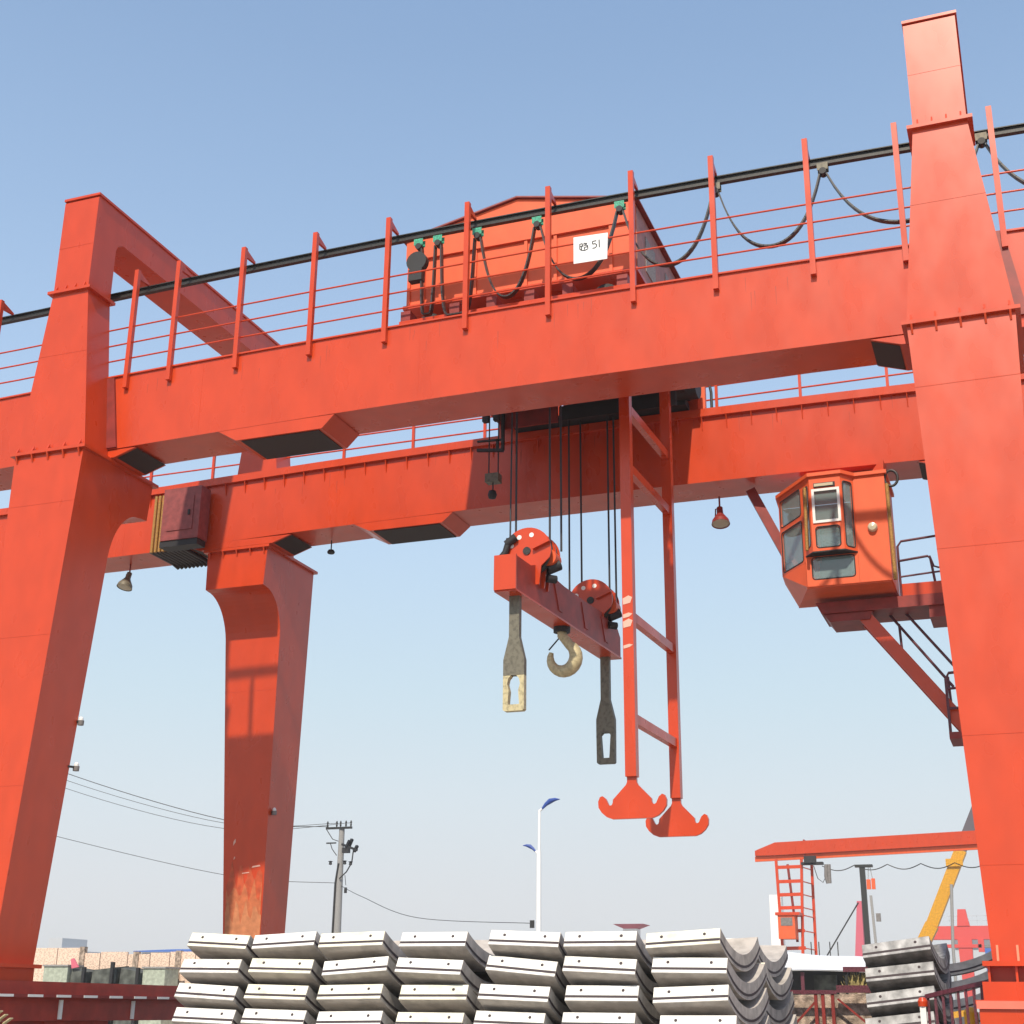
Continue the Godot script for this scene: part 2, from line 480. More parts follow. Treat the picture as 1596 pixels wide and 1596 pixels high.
func build_crane() -> void:
	var crane := thing("gantry_crane", "large vermilion double girder gantry crane that spans the whole yard", "gantry crane", v(-7, -E, -19.7))
	var near := girder(crane, -17.0, -17.85, "near girder with the tall railing posts", [-11.25, -9.25, 0.2], [-13.86, -0.33])
	var far := girder(crane, -21.6, -22.45, "far girder that carries the cabin", [-11.25, -9.28, 0.17], [-13.66, -0.15])
	var s := new_st()
	# crane rails
	s = new_st()
	long_beam(s, -19.0, 4.2, 9.52, 9.60, -17.58, -17.66)
	obj("crane_rail", s, M.dark_steel, near)
	s = new_st()
	long_beam(s, -19.0, 4.2, 9.52, 9.60, -21.82, -21.90)
	obj("crane_rail", s, M.dark_steel, far)
	# edge channel and stiffeners of the far girder
	s = new_st()
	long_beam(s, -19.4, 4.5, 9.40, 9.54, -21.53, -21.597)
	obj("edge_channel", s, M.paint, far)
	s = new_st()
	var x := -18.6
	hexa(s, [v(x, 9.40, -21.535), v(x + 0.014, 9.40, -21.535), v(x + 0.014, 9.40, -21.60), v(x, 9.40, -21.60), v(x, 9.17, -21.59), v(x + 0.014, 9.17, -21.59), v(x + 0.014, 9.17, -21.60), v(x, 9.17, -21.60)])
	var stiff := obj("stiffener", s, M.paint, far)
	for i in range(1, 46):
		copy(stiff, far, Vector3(i * 0.42, camber(x + i * 0.42), 0))
	# legs
	var near_prof := PackedVector2Array([Vector2(-16.40, 8.05), Vector2(-18.24, 8.05), Vector2(-18.18, 7.45), Vector2(-18.0, 7.44)])
	for p in fillet(-18.0, 6.45, -0.64, 0.98):
		near_prof.append(Vector2(-18.0 - (p.x + 18.0) * -1.0, p.y) if false else p)
	# the fillet runs from the head's underside to the inner face of the shaft
	near_prof = PackedVector2Array([Vector2(-16.40, 8.05), Vector2(-18.24, 8.05), Vector2(-18.20, 7.45), Vector2(-18.02, 7.44)])
	for i in 13:
		var a := i * PI / 24
		near_prof.append(Vector2(-18.0 + sin(a) * 0.66, 6.46 + cos(a) * 0.97))
	near_prof.append(Vector2(-17.0, 0.52))
	near_prof.append(Vector2(-16.14, 0.52))
	var far_prof := PackedVector2Array([Vector2(-23.46, 8.05), Vector2(-21.66, 8.05), Vector2(-21.64, 7.33)])
	for i in 13:
		var a := i * PI / 24
		far_prof.append(Vector2(-21.72 - sin(a) * 0.70, 6.44 + cos(a) * 0.88))
	far_prof.append(Vector2(-22.82, 0.52))
	far_prof.append(Vector2(-23.66, 0.52))
	var l1 := leg(crane, -13.86, near_prof, "near left leg")
	var l2 := leg(crane, -0.33, near_prof, "near right leg")
	var l3 := leg(crane, -13.66, far_prof, "far left leg with scraped lower face")
	var l4 := leg(crane, -0.13, far_prof, "far right leg")
	flange(l1, -13.86, 0.70, 8.05, -16.34, -18.32, 0.05, true)
	flange(l2, -0.33, 0.70, 8.05, -16.34, -18.32, 0.05, true)
	flange(l3, -13.66, 0.70, 8.05, -21.60, -23.52, 0.05, true)
	flange(l4, -0.13, 0.70, 8.05, -21.60, -23.52, 0.05, true)
	for y in [7.2, 5.1, 2.9, 1.5]:
		var z: float = lerpf(-16.14, -16.40, (y - 0.52) / 7.53)
		seam(l1, -13.86, y, z)
		seam(l2, -0.33, y, z)
	for y in [5.55, 3.2]:
		seam(l3, -13.66, y, lerpf(-22.82, -22.42, (y - 0.52) / 5.92))
	for layer in 3:
		var patch := PackedVector2Array([Vector2(-13.99, 0.54), Vector2(-13.32, 0.54)])
		for i in 15:
			var px := lerpf(-13.27, -14.01, i / 14.0)
			patch.append(Vector2(px, [2.25, 1.95, 1.6][layer] + 0.16 * sin(i * 1.7 + layer * 2.1) + 0.09 * sin(i * 4.3 + layer)))
		s = new_st()
		prism(s, patch, func(p: Vector2, k: float): return v(p.x, p.y, lerpf(-22.82, -22.42, (p.y - 0.52) / 5.92) + 0.003 + layer * 0.0025 + k * 0.001))
		obj("worn_paint", s, [M.fade, M.fade_more, M.peach][layer], l3)
	for q in [[-13.9, 2.75, 0.05, 0.12], [-13.7, 2.25, 0.16, 0.03], [-13.5, 2.35, 0.18, 0.05], [-13.88, 2.5, 0.03, 0.06]]:
		s = new_st()
		prism(s, PackedVector2Array([Vector2(q[0], q[1]), Vector2(q[0] + q[2], q[1] + q[3] * 0.5), Vector2(q[0] + q[2] * 0.9, q[1] + q[3]), Vector2(q[0] + q[2] * 0.1, q[1] + q[3] * 0.6)]), func(p: Vector2, k: float): return v(p.x, p.y, lerpf(-22.82, -22.42, (p.y - 0.52) / 5.92) + 0.003 + k * 0.002))
		obj("paint_scrape", s, M.worn, l3)
	# foot of each leg
	for q in [[l1, -13.86, -17.06, -16.06], [l2, -0.33, -17.06, -16.06], [l3, -13.66, -23.72, -22.74], [l4, -0.13, -23.72, -22.74]]:
		s = new_st()
		bx(s, v(q[1] - 0.46, 0.47, q[2]), v(q[1] + 0.46, 0.52, q[3]))
		obj("flange_plate", s, M.paint, q[0])
		s = new_st()
		bx(s, v(q[1] - 0.40, 0.301, q[2] + 0.08), v(q[1] + 0.40, 0.47, q[3] - 0.28))
		obj("foot_block", s, M.paint, q[0])
		for k in [-0.43, -0.14, 0.14, 0.43]:
			s = new_st()
			bx(s, v(q[1] + k * 0.94 - 0.012, 0.301, q[3] - 0.28), v(q[1] + k * 0.94 + 0.012, 0.47, q[3] - 0.06))
			obj("foot_rib", s, M.paint, q[0])
		for k in [-0.3, -0.1, 0.1, 0.3]:
			s = new_st()
			hexa(s, [v(q[1] + k - 0.012, 0.52, q[3]), v(q[1] + k + 0.012, 0.52, q[3]), v(q[1] + k + 0.012, 0.52, q[3] - 0.12), v(q[1] + k - 0.012, 0.52, q[3] - 0.12),
				v(q[1] + k - 0.012, 0.68, q[3] - 0.07), v(q[1] + k + 0.012, 0.68, q[3] - 0.07), v(q[1] + k + 0.012, 0.68, q[3] - 0.12), v(q[1] + k - 0.012, 0.68, q[3] - 0.12)])
			obj("gusset", s, M.orange, q[0])
	# upper posts and the bridge over the trolley
	for q in [[-13.86, "left", 0.0], [-0.33, "right", -0.075]]:
		var xc: float = q[0]
		var ht: float = q[2]
		var f: MeshInstance3D
		for side in [1, 0]:
			s = new_st()
			var za := -16.42 if side == 0 else -23.03
			var zb := -16.997 if side == 0 else -22.453
			hexa(s, [v(xc - 0.34, 10.85, za), v(xc + 0.34, 10.85, za), v(xc + 0.34, 10.85, zb), v(xc - 0.34, 10.85, zb),
				v(xc - 0.64, 8.10, za), v(xc + 0.64, 8.10, za), v(xc + 0.64, 8.10, zb), v(xc - 0.64, 8.10, zb)])
			f = obj("upper_post", s, M.paint, crane)
		s = new_st()
		var arch := PackedVector2Array([Vector2(-16.42, 10.90), Vector2(-16.42, 12.56 + ht), Vector2(-16.48, 12.62 + ht), Vector2(-22.97, 12.62 + ht), Vector2(-23.03, 12.56 + ht), Vector2(-23.03, 10.90),
			Vector2(-22.45, 10.90), Vector2(-22.45, 11.86), Vector2(-22.40, 11.98), Vector2(-22.28, 12.04), Vector2(-17.17, 12.04), Vector2(-17.05, 11.98), Vector2(-17.0, 11.86), Vector2(-17.0, 10.90)])
		prism(s, arch, func(p: Vector2, k: float): return v(xc + k * 0.335, p.y, p.x))
		obj("bridge_beam", s, M.paint, crane)
		s = new_st()
		bx(s, v(xc - 0.345, 12.59 + ht, -16.40), v(xc + 0.36, 12.632 + ht, -23.05))
		obj("cover_plate", s, M.paint, f)
		for za in [-16.36, -22.40]:
			s = new_st()
			bx(s, v(xc - 0.41, 10.85, za), v(xc + 0.41, 10.90, za - 0.69))
			obj("flange_plate", s, M.paint, f)
		for k in 4:
			var gx: float = xc - 0.27 + k * 0.18
			s = new_st()
			hexa(s, [v(gx - 0.01, 10.90, -16.37), v(gx + 0.01, 10.90, -16.37), v(gx + 0.01, 10.90, -16.42), v(gx - 0.01, 10.90, -16.42),
				v(gx - 0.01, 11.0, -16.415), v(gx + 0.01, 11.0, -16.415), v(gx + 0.01, 11.0, -16.42), v(gx - 0.01, 11.0, -16.42)])
			obj("gusset", s, M.paint, f)
		for wy in [9.75, 11.7]:
			s = new_st()
			var hw := 0.335 if wy > 10.9 else lerpf(0.34, 0.64, (10.85 - wy) / 2.75)
			bx(s, v(xc - hw - 0.002, wy - 0.004, -16.42), v(xc + hw + 0.002, wy + 0.004, -16.417))
			obj("weld_seam", s, M.paint, f)
		# dark strip painting the shaded recess between post and girder
		s = new_st()
		hexa(s, [v(xc + 0.58, 8.26, -16.96), v(xc + 0.80, 8.26, -16.96), v(xc + 0.62, 9.48, -16.96), v(xc + 0.48, 9.48, -16.96), v(xc + 0.58, 8.26, -16.998), v(xc + 0.80, 8.26, -16.998), v(xc + 0.62, 9.48, -16.998), v(xc + 0.48, 9.48, -16.998)])
		obj("post_shade_strip", s, M.dark_red, f)
	# sill beams
	for q in [[-13.86, "left sill beam with white label plates", -13.4], [-0.33, "right sill beam", -15.3]]:
		var xc: float = q[0]
		s = new_st()
		bx(s, v(xc - 0.44, 0.13, q[2]), v(xc + 0.44, 0.30, -26.0))
		bx(s, v(xc - 0.40, -0.22, q[2] - 0.01), v(xc + 0.40, 0.09, -25.99))
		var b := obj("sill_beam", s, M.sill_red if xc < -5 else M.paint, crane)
		b.set_meta("label", q[1])
		s = new_st()
		bx(s, v(xc - 0.52, 0.09, q[2] + 0.02), v(xc + 0.52, 0.13, -26.02))
		obj("mid_flange", s, M.dark_red if xc < -5 else M.paint, b)
		if xc < -5:
			for i in 9:
				s = new_st()
				var z := -14.9 - i * 0.62
				bx(s, v(xc + 0.52, 0.093, z), v(xc + 0.526, 0.127, z - 0.32))
				obj("label_plate", s, M.white, b)
			for z in [-14.0, -15.75, -17.6, -19.35, -21.2]:
				s = new_st()
				bx(s, v(xc + 0.401, -0.20, z), v(xc + 0.425, 0.06, z - 0.07))
				obj("rib", s, M.white, b)
		else:
			s = new_st()
			hexa(s, [v(xc - 0.46, 0.045, -14.3), v(xc + 0.9, 0.045, -14.3), v(xc + 0.9, 0.115, -14.34), v(xc - 0.46, 0.115, -14.34), v(xc - 0.46, 0.045, -15.29), v(xc + 0.9, 0.045, -15.29), v(xc + 0.9, 0.115, -15.29), v(xc - 0.46, 0.115, -15.29)])
			obj("end_plate", s, M.paint, b)
			s = new_st()
			bx(s, v(xc - 0.44, -1.0, -14.33), v(xc + 0.88, 0.044, -15.29))
			obj("end_box", s, M.paint, b)
			s = new_st()
			disc(s, v(xc - 0.28, 0.16, -15.75), v(xc + 0.6, 0.16, -15.75), 0.135, 24)
			obj("pivot_drum", s, M.paint, b)
		for z in [-16.0, -18.2, -22.4, -24.4]:
			s = new_st()
			bx(s, v(xc - 0.3, -1.15, z + 0.75), v(xc + 0.3, -0.225, z - 0.75))
			obj("bogie", s, M.sill_red, b)
			for k in [-0.42, 0.42]:
				s = new_st()
				disc(s, v(xc - 0.07, -1.27, z + k), v(xc + 0.07, -1.27, z + k), 0.29, 24)
				obj("wheel", s, M.dark_steel, b)
	# tall railing on the near girder
	var px_list := [-18.5, -17.1, -15.74, -13.0, -12.2, -11.0, -9.72, -8.46, -7.16, -5.88, -4.62, -3.45, -2.13, -0.93, 0.29, 1.55, 2.8]
	for i in px_list.size():
		var xx: float = px_list[i]
		var c := camber(xx)
		s = new_st()
		bx(s, v(xx - 0.037, 9.25 + c, -16.92), v(xx + 0.037, 11.36 + c, -16.995))
		var post := obj("railing_post", s, M.paint, crane)
		s = new_st()
		hexa(s, [v(xx - 0.02, 11.36 + c, -16.97), v(xx + 0.02, 11.36 + c, -16.97), v(xx + 0.02, 11.22 + c, -16.997), v(xx - 0.02, 11.22 + c, -16.997),
			v(xx - 0.02, 11.27 + c, -17.27), v(xx + 0.02, 11.27 + c, -17.27), v(xx + 0.02, 11.24 + c, -17.27), v(xx - 0.02, 11.24 + c, -17.27)])
		obj("rail_bracket", s, M.paint, post)
	for y in [10.37, 10.08, 9.80]:
		s = new_st()
		var pts := []
		for i in 24:
			var xx := lerpf(-19.3, 4.4, i / 23.0)
			pts.append(v(xx, y + camber(xx), -17.01))
		tube(s, pts, 0.0135, 8)
		obj("railing_bar", s, M.paint, crane)
	# festoon track
	s = new_st()
	long_beam(s, -19.3, 4.5, 11.225, 11.24, -17.27, -17.35)
	long_beam(s, -19.3, 4.5, 11.14, 11.225, -17.303, -17.317)
	long_beam(s, -19.3, 4.5, 11.125, 11.14, -17.27, -17.35)
	obj("festoon_track", s, M.dark_steel, crane)
	# railing on the far side
	for i in 16:
		var xx := -18.0 + i * 1.49 - 0.15
		s = new_st()
		bx(s, v(xx - 0.025, 9.50, -22.88), v(xx + 0.025, 10.66, -22.93))
		obj("railing_post", s, M.paint, crane)
	for y in [10.63, 10.36, 10.06, 9.78]:
		s = new_st()
		tube(s, [v(-18.2, y, -22.905), v(4.4, y, -22.905)], 0.016, 6)
		obj("railing_bar", s, M.paint, crane)
	s = new_st()
	bx(s, v(-18.4, 9.46, -22.49), v(4.5, 9.50, -22.97))
	obj("walkway_plate", s, M.paint, crane)

# ------------------------------------------------------------------ trolley and what hangs from it
func build_trolley() -> void:
	var t := thing("hoist_trolley", "orange gabled winch house on a red trolley frame above the girders", "crane trolley", v(-6.8, 9.66, -19.7))
	var s := new_st()
	# frame: two end carriages and cross beams
	for z in [-17.42, -21.66]:
		s = new_st()
		bx(s, v(-8.45, 9.64, z), v(-4.80, 9.88, z - 0.42))
		obj("end_carriage", s, M.paint, t)
		for xx in [-8.0, -5.2]:
			s = new_st()
			disc(s, v(xx, 9.81, z - 0.13), v(xx, 9.81, z - 0.29), 0.20, 24)
			obj("wheel", s, M.dark_steel, t)
	for xx in [-8.36, -7.55, -6.95, -6.35, -5.75, -4.92]:
		s = new_st()
		bx(s, v(xx - 0.08, 9.885, -17.45), v(xx + 0.08, 10.06, -22.05))
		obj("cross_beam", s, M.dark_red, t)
	s = new_st()
	bx(s, v(-8.40, 10.065, -18.50), v(-4.88, 10.335, -21.6))
	obj("deck_box", s, M.paint, t)
	for xx in [-8.2, -7.1, -6.0, -5.15]:
		s = new_st()
		bx(s, v(xx - 0.02, 9.89, -18.42), v(xx + 0.02, 10.335, -18.498))
		obj("deck_rib", s, M.paint, t)
	s = new_st()
	bx(s, v(-8.62, 10.34, -17.88), v(-4.80, 10.40, -21.1))
	obj("floor_plate", s, M.paint, t)
	# winch house
	s = new_st()
	var gab := PackedVector2Array([Vector2(-8.58, 10.405), Vector2(-4.85, 10.405), Vector2(-4.85, 11.56), Vector2(-6.72, 11.95), Vector2(-8.58, 11.56)])
	plate(s, gab, -17.95, -20.9)
	obj("house_wall", s, M.orange, t)
	s = new_st()
	var fas := PackedVector2Array([Vector2(-8.60, 11.21), Vector2(-4.83, 11.21), Vector2(-4.83, 11.56), Vector2(-6.72, 11.955), Vector2(-8.60, 11.56)])
	plate(s, fas, -17.90, -17.948)
	obj("gable_band", s, M.orange, t)
	for side in [-1, 1]:
		s = new_st()
		var ex := -8.66 if side < 0 else -4.77
		hexa(s, [v(-6.72, 11.965, -17.85), v(ex, 11.56, -17.85), v(ex, 11.585, -17.85), v(-6.72, 11.99, -17.85), v(-6.72, 11.965, -20.98), v(ex, 11.56, -20.98), v(ex, 11.585, -20.98), v(-6.72, 11.99, -20.98)])
		obj("roof_sheet", s, M.maroon, t)
	for xx in [-8.55, -8.3, -8.0, -7.42, -6.58, -6.1, -5.22, -4.88]:
		s = new_st()
		bx(s, v(xx - 0.025, 10.405, -17.915), v(xx + 0.025, 11.207, -17.948))
		obj("wall_rib", s, M.orange, t)
	for xx in [-7.12, -6.62]:
		s = new_st()
		var half := PackedVector2Array()
		for i in 13:
			half.append(Vector2(xx + 0.12 * cos(i * PI / 12), 11.57 + 0.085 * sin(i * PI / 12)))
		plate(s, half, -17.882, -17.898)
		obj("vent", s, M.maroon, t)
	s = new_st()
	bx(s, v(-4.848, 10.42, -18.02), v(-4.835, 11.52, -20.85))
	obj("shaded_side_panel", s, M.side, t)
	for z in [-18.5, -19.7]:
		s = new_st()
		bx(s, v(-4.834, 10.65, z), v(-4.824, 11.25, z - 0.55))
		obj("side_window", s, M.pole, t)
	# machinery seen from below
	s = new_st()
	disc(s, v(-8.1, 9.95, -19.2), v(-5.2, 9.95, -19.2), 0.30, 28)
	obj("rope_drum", s, M.dark_steel, t)
	s = new_st()
	disc(s, v(-8.1, 9.95, -20.6), v(-5.2, 9.95, -20.6), 0.30, 28)
	obj("rope_drum", s, M.dark_steel, t)
	s = new_st()
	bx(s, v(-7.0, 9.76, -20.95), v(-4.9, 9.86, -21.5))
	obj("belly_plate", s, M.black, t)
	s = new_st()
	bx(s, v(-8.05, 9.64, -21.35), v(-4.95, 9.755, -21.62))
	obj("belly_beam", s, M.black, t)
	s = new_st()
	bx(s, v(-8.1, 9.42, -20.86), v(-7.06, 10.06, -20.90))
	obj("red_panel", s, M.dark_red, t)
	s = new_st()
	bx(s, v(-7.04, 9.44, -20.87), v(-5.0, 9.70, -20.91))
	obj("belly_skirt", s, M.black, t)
	s = new_st()
	disc(s, v(-5.4, 9.98, -21.3), v(-4.72, 9.98, -21.3), 0.27, 24)
	obj("travel_motor", s, M.black, t)
	s = new_st()
	bx(s, v(-4.80, 9.62, -21.75), v(-4.70, 10.4, -21.85))
	obj("buffer_post", s, M.orange, t)
	s = new_st()
	tube(s, [v(-4.72, 10.3, -21.7), v(-4.62, 10.2, -21.7), v(-4.58, 9.95, -21.7), v(-4.58, 9.66, -21.7)], 0.025, 8)
	obj("cable", s, M.cable, t)
	s = new_st()
	bx(s, v(-8.3, 9.45, -20.5), v(-8.2, 10.4, -20.6))
	bx(s, v(-8.1, 9.45, -20.5), v(-8.0, 10.4, -20.6))
	obj("guide_bracket", s, M.black, t)

func build_lifting_beam() -> void:
	var o := thing("lifting_beam", "red spreader beam with two rope sheave blocks and a big hook under the trolley", "lifting beam", v(-6.65, 5.5, -19.8))
	var s := new_st()
	var pn := [-6.74, -17.65]
	var pf := [-6.50, -22.0]
	var body := func(y0: float, y1: float, t0: float, t1: float, hw: float) -> Array:
		var out := []
		for t in [t0, t1]:
			var xx := lerpf(pn[0], pf[0], t)
			var zz := lerpf(pn[1], pf[1], t)
			out.append_array([v(xx - hw, y0, zz), v(xx + hw, y0, zz), v(xx + hw, y1, zz), v(xx - hw, y1, zz)])
		return out
	var side := PackedVector2Array([Vector2(0, 5.53), Vector2(0, 6.02), Vector2(0.12, 6.02), Vector2(0.19, 6.12), Vector2(0.42, 6.06), Vector2(0.62, 6.06), Vector2(0.88, 6.08), Vector2(0.97, 5.98), Vector2(1, 5.86), Vector2(1, 5.53)])
	prism(s, side, func(p: Vector2, k: float): return v(lerpf(pn[0], pf[0], p.x) + k * 0.155, p.y, lerpf(pn[1], pf[1], p.x)))
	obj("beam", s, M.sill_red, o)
	s = new_st()
	hexa(s, body.call(5.50, 5.528, -0.005, 1.004, 0.165))
	obj("bottom_plate", s, M.paint, o)
	s = new_st()
	bx(s, v(-6.905, 5.52, -17.60), v(-6.575, 6.03, -17.648))
	obj("end_plate", s, M.paint, o)
	for q in [[0.32, 0.44], [0.58, 0.68], [0.78, 0.90]]:
		s = new_st()
		for k in [-1.0, 1.0]:
			var pp := PackedVector2Array([Vector2(q[0], 6.0), Vector2(q[1], 6.0), Vector2((q[0] + q[1]) / 2 + 0.015, 5.62), Vector2((q[0] + q[1]) / 2 - 0.015, 5.62)])
			prism(s, pp, func(p: Vector2, j: float): return v(lerpf(pn[0], pf[0], p.x) + k * (0.162 + 0.008 * j), p.y, lerpf(pn[1], pf[1], p.x)))
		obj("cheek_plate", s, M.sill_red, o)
	# sheave blocks
	for q in [[-18.35, -6.68], [-21.15, -6.59]]:
		var zz: float = q[0]
		var xx: float = q[1]
		for k in [0.0, -0.22, -0.40]:
			s = new_st()
			var guard := PackedVector2Array()
			for i in 21:
				var a := lerpf(-0.35, PI + 0.35, i / 20.0)
				guard.append(Vector2(xx + 0.37 * cos(a), 6.30 + 0.36 * sin(a)))
			guard.append(Vector2(xx - 0.17, 6.02))
			guard.append(Vector2(xx + 0.02, 6.02))
			guard.append(Vector2(xx + 0.13, 5.78))
			guard.append(Vector2(xx + 0.19, 5.78))
			guard.append(Vector2(xx + 0.22, 6.06))
			plate(s, guard, zz + k + 0.014, zz + k - 0.014)
			obj("sheave_guard", s, M.paint, o)
		for k in [-0.11, -0.31]:
			s = new_st()
			lathe(s, v(xx, 6.30, zz + k + 0.05), Vector3(0, 0, -1), [Vector2(0, 0), Vector2(0.33, 0), Vector2(0.35, 0.012), Vector2(0.30, 0.05), Vector2(0.35, 0.088), Vector2(0.33, 0.10), Vector2(0, 0.10)], 28)
			obj("sheave", s, M.dark_steel, o)
		for k in [[-0.12, 0.22], [0.07, 0.24], [-0.24, 0.1]]:
			s = new_st()
			disc(s, v(xx + k[0], 6.30 + k[1], zz + 0.0142), v(xx + k[0], 6.30 + k[1], zz + 0.018), 0.036, 16)
			obj("lightening_hole", s, M.white, o)
		s = new_st()
		disc(s, v(xx, 6.30, zz + 0.03), v(xx, 6.30, zz - 0.46), 0.06, 16)
		obj("sheave_pin", s, M.dark_steel, o)
		s = new_st()
		bar(s, v(xx + 0.10, 6.32, zz + 0.05), v(xx + 0.36, 6.42, zz + 0.05), 0.06, 0.035)
		obj("keeper_plate", s, M.paint, o)
		s = new_st()
		disc(s, v(xx + 0.27, 6.22, zz - 0.12), v(xx + 0.27, 6.22, zz - 0.38), 0.13, 18)
		obj("motor_cover", s, M.orange, o)
		s = new_st()
		disc(s, v(xx + 0.24, 6.05, zz - 0.2), v(xx + 0.40, 6.14, zz - 0.3), 0.08, 14)
		disc(s, v(xx + 0.24, 5.92, zz - 0.2), v(xx + 0.34, 5.92, zz - 0.3), 0.06, 14)
		obj("drive_unit", s, M.black, o)
		s = new_st()
		hexa(s, [v(xx - 0.46, 6.12, zz - 0.02), v(xx - 0.3, 6.10, zz - 0.02), v(xx - 0.3, 6.2, zz - 0.02), v(xx - 0.42, 6.2, zz - 0.02), v(xx - 0.46, 6.12, zz - 0.3), v(xx - 0.3, 6.10, zz - 0.3), v(xx - 0.3, 6.2, zz - 0.3), v(xx - 0.42, 6.2, zz - 0.3)])
		obj("side_lug", s, M.paint, o)
		for k in ([[-0.22, -0.11], [0.31, -0.11], [0.42, -0.31]] if zz > -19.0 else [[-0.40, -0.11], [-0.25, -0.31], [0.29, -0.11], [0.345, -0.31]]):
			s = new_st()
			tube(s, [v(xx + k[0], 6.35, zz + k[1]), v(xx + k[0], 9.75, zz + k[1] * 0.9)], 0.017, 8)
			obj("wire_rope", s, M.rope, o)
	# thin lead rope with its shackle on the near block
	s = new_st()
	tube(s, [v(-6.93, 6.5, -18.3), v(-6.95, 9.8, -18.4)], 0.014, 8)
	obj("wire_rope", s, M.rope, o)
	s = new_st()
	disc(s, v(-6.99, 6.42, -18.3), v(-6.84, 6.52, -18.3), 0.06, 12)
	tube(s, [v(-6.94, 6.5, -18.3), v(-7.0, 6.3, -18.3), v(-7.12, 6.15, -18.3)], [0.05, 0.05, 0.06], 10)
	obj("shackle", s, M.black, o)
	# end drop links with eyes
	for q in [[-6.70, -17.93, 5.5, 3.86], [-6.55, -21.80, 5.5, 3.74]]:
		var xx: float = q[0]
		var yb: float = q[3]
		var zz: float = q[1]
		s = new_st()
		var near: bool = zz > -19.0
		var w := 0.075 if near else 0.075
		var sh := yb + 0.72
		# the shank and shoulders, then the eye as two legs, a crown and a foot
		var po := PackedVector2Array([Vector2(xx - w, 5.5), Vector2(xx - w, yb + 1.05), Vector2(xx - 0.155, sh), Vector2(xx - 0.155, yb + 0.5),
			Vector2(xx + 0.155, yb + 0.5), Vector2(xx + 0.155, sh), Vector2(xx + w, yb + 1.05), Vector2(xx + w, 5.5)])
		plate(s, po, zz + 0.05, zz - 0.05)
		obj("link_shank", s, M.steel, o)
		s = new_st()
		var outer := PackedVector2Array([Vector2(xx - 0.155, yb + 0.5), Vector2(xx - 0.155, yb + 0.02), Vector2(xx - 0.13, yb), Vector2(xx + 0.13, yb), Vector2(xx + 0.155, yb + 0.02), Vector2(xx + 0.155, yb + 0.5)])
		if near:
			for i in 9:
				var a := i * PI / 8
				outer.append(Vector2(xx + 0.095 * cos(a), yb + 0.40 + 0.085 * sin(a)))
			outer.append_array([Vector2(xx - 0.07, yb + 0.30), Vector2(xx - 0.085, yb + 0.09), Vector2(xx + 0.085, yb + 0.09), Vector2(xx + 0.07, yb + 0.30)])
			# close the ring along a hairline between the right leg and the crown
			outer = PackedVector2Array([Vector2(xx - 0.155, yb + 0.497), Vector2(xx - 0.155, yb + 0.02), Vector2(xx - 0.13, yb), Vector2(xx + 0.13, yb), Vector2(xx + 0.155, yb + 0.02), Vector2(xx + 0.155, yb + 0.497), Vector2(xx + 0.04, yb + 0.497),
				Vector2(xx + 0.08, yb + 0.45), Vector2(xx + 0.095, yb + 0.38), Vector2(xx + 0.07, yb + 0.28), Vector2(xx + 0.085, yb + 0.09), Vector2(xx - 0.085, yb + 0.09), Vector2(xx - 0.07, yb + 0.28), Vector2(xx - 0.095, yb + 0.38), Vector2(xx - 0.08, yb + 0.45), Vector2(xx - 0.04, yb + 0.497)])
		else:
			outer = PackedVector2Array([Vector2(xx - 0.155, yb + 0.497), Vector2(xx - 0.15, yb + 0.02), Vector2(xx - 0.13, yb), Vector2(xx + 0.13, yb), Vector2(xx + 0.15, yb + 0.02), Vector2(xx + 0.155, yb + 0.497), Vector2(xx + 0.05, yb + 0.497),
				Vector2(xx + 0.085, yb + 0.46), Vector2(xx + 0.06, yb + 0.09), Vector2(xx - 0.06, yb + 0.09), Vector2(xx - 0.085, yb + 0.46), Vector2(xx - 0.05, yb + 0.497)])
		plate(s, outer, zz + 0.05, zz - 0.05)
		obj("link_eye", s, M.bare if near else M.steel, o)
	# hook under the middle
	s = new_st()
	var hp := []
	var hr := []
	hp.append(v(-6.62, 5.50, -19.75))
	hr.append(0.07)
	hp.append(v(-6.62, 5.38, -19.75))
	hr.append(0.075)
	for i in 17:
		var a := lerpf(1.05, -3.55, i / 16.0)
		hp.append(v(-6.60 + 0.205 * cos(a), 5.03 + 0.215 * sin(a), -19.75))
		hr.append([0.075, 0.085, 0.095, 0.10, 0.105, 0.108, 0.108, 0.105, 0.10, 0.095, 0.09, 0.082, 0.075, 0.068, 0.06, 0.05, 0.035][i])
	tube(s, hp, hr, 14)
	obj("hook", s, M.bare, o)
	s = new_st()
	disc(s, v(-6.62, 5.51, -19.75), v(-6.62, 5.42, -19.75), 0.13, 18)
	obj("hook_nut", s, M.black, o)
	s = new_st()
	bar(s, v(-6.83, 5.16, -19.75), v(-6.66, 5.34, -19.75), 0.03, 0.012)
	obj("safety_latch", s, M.black, o)

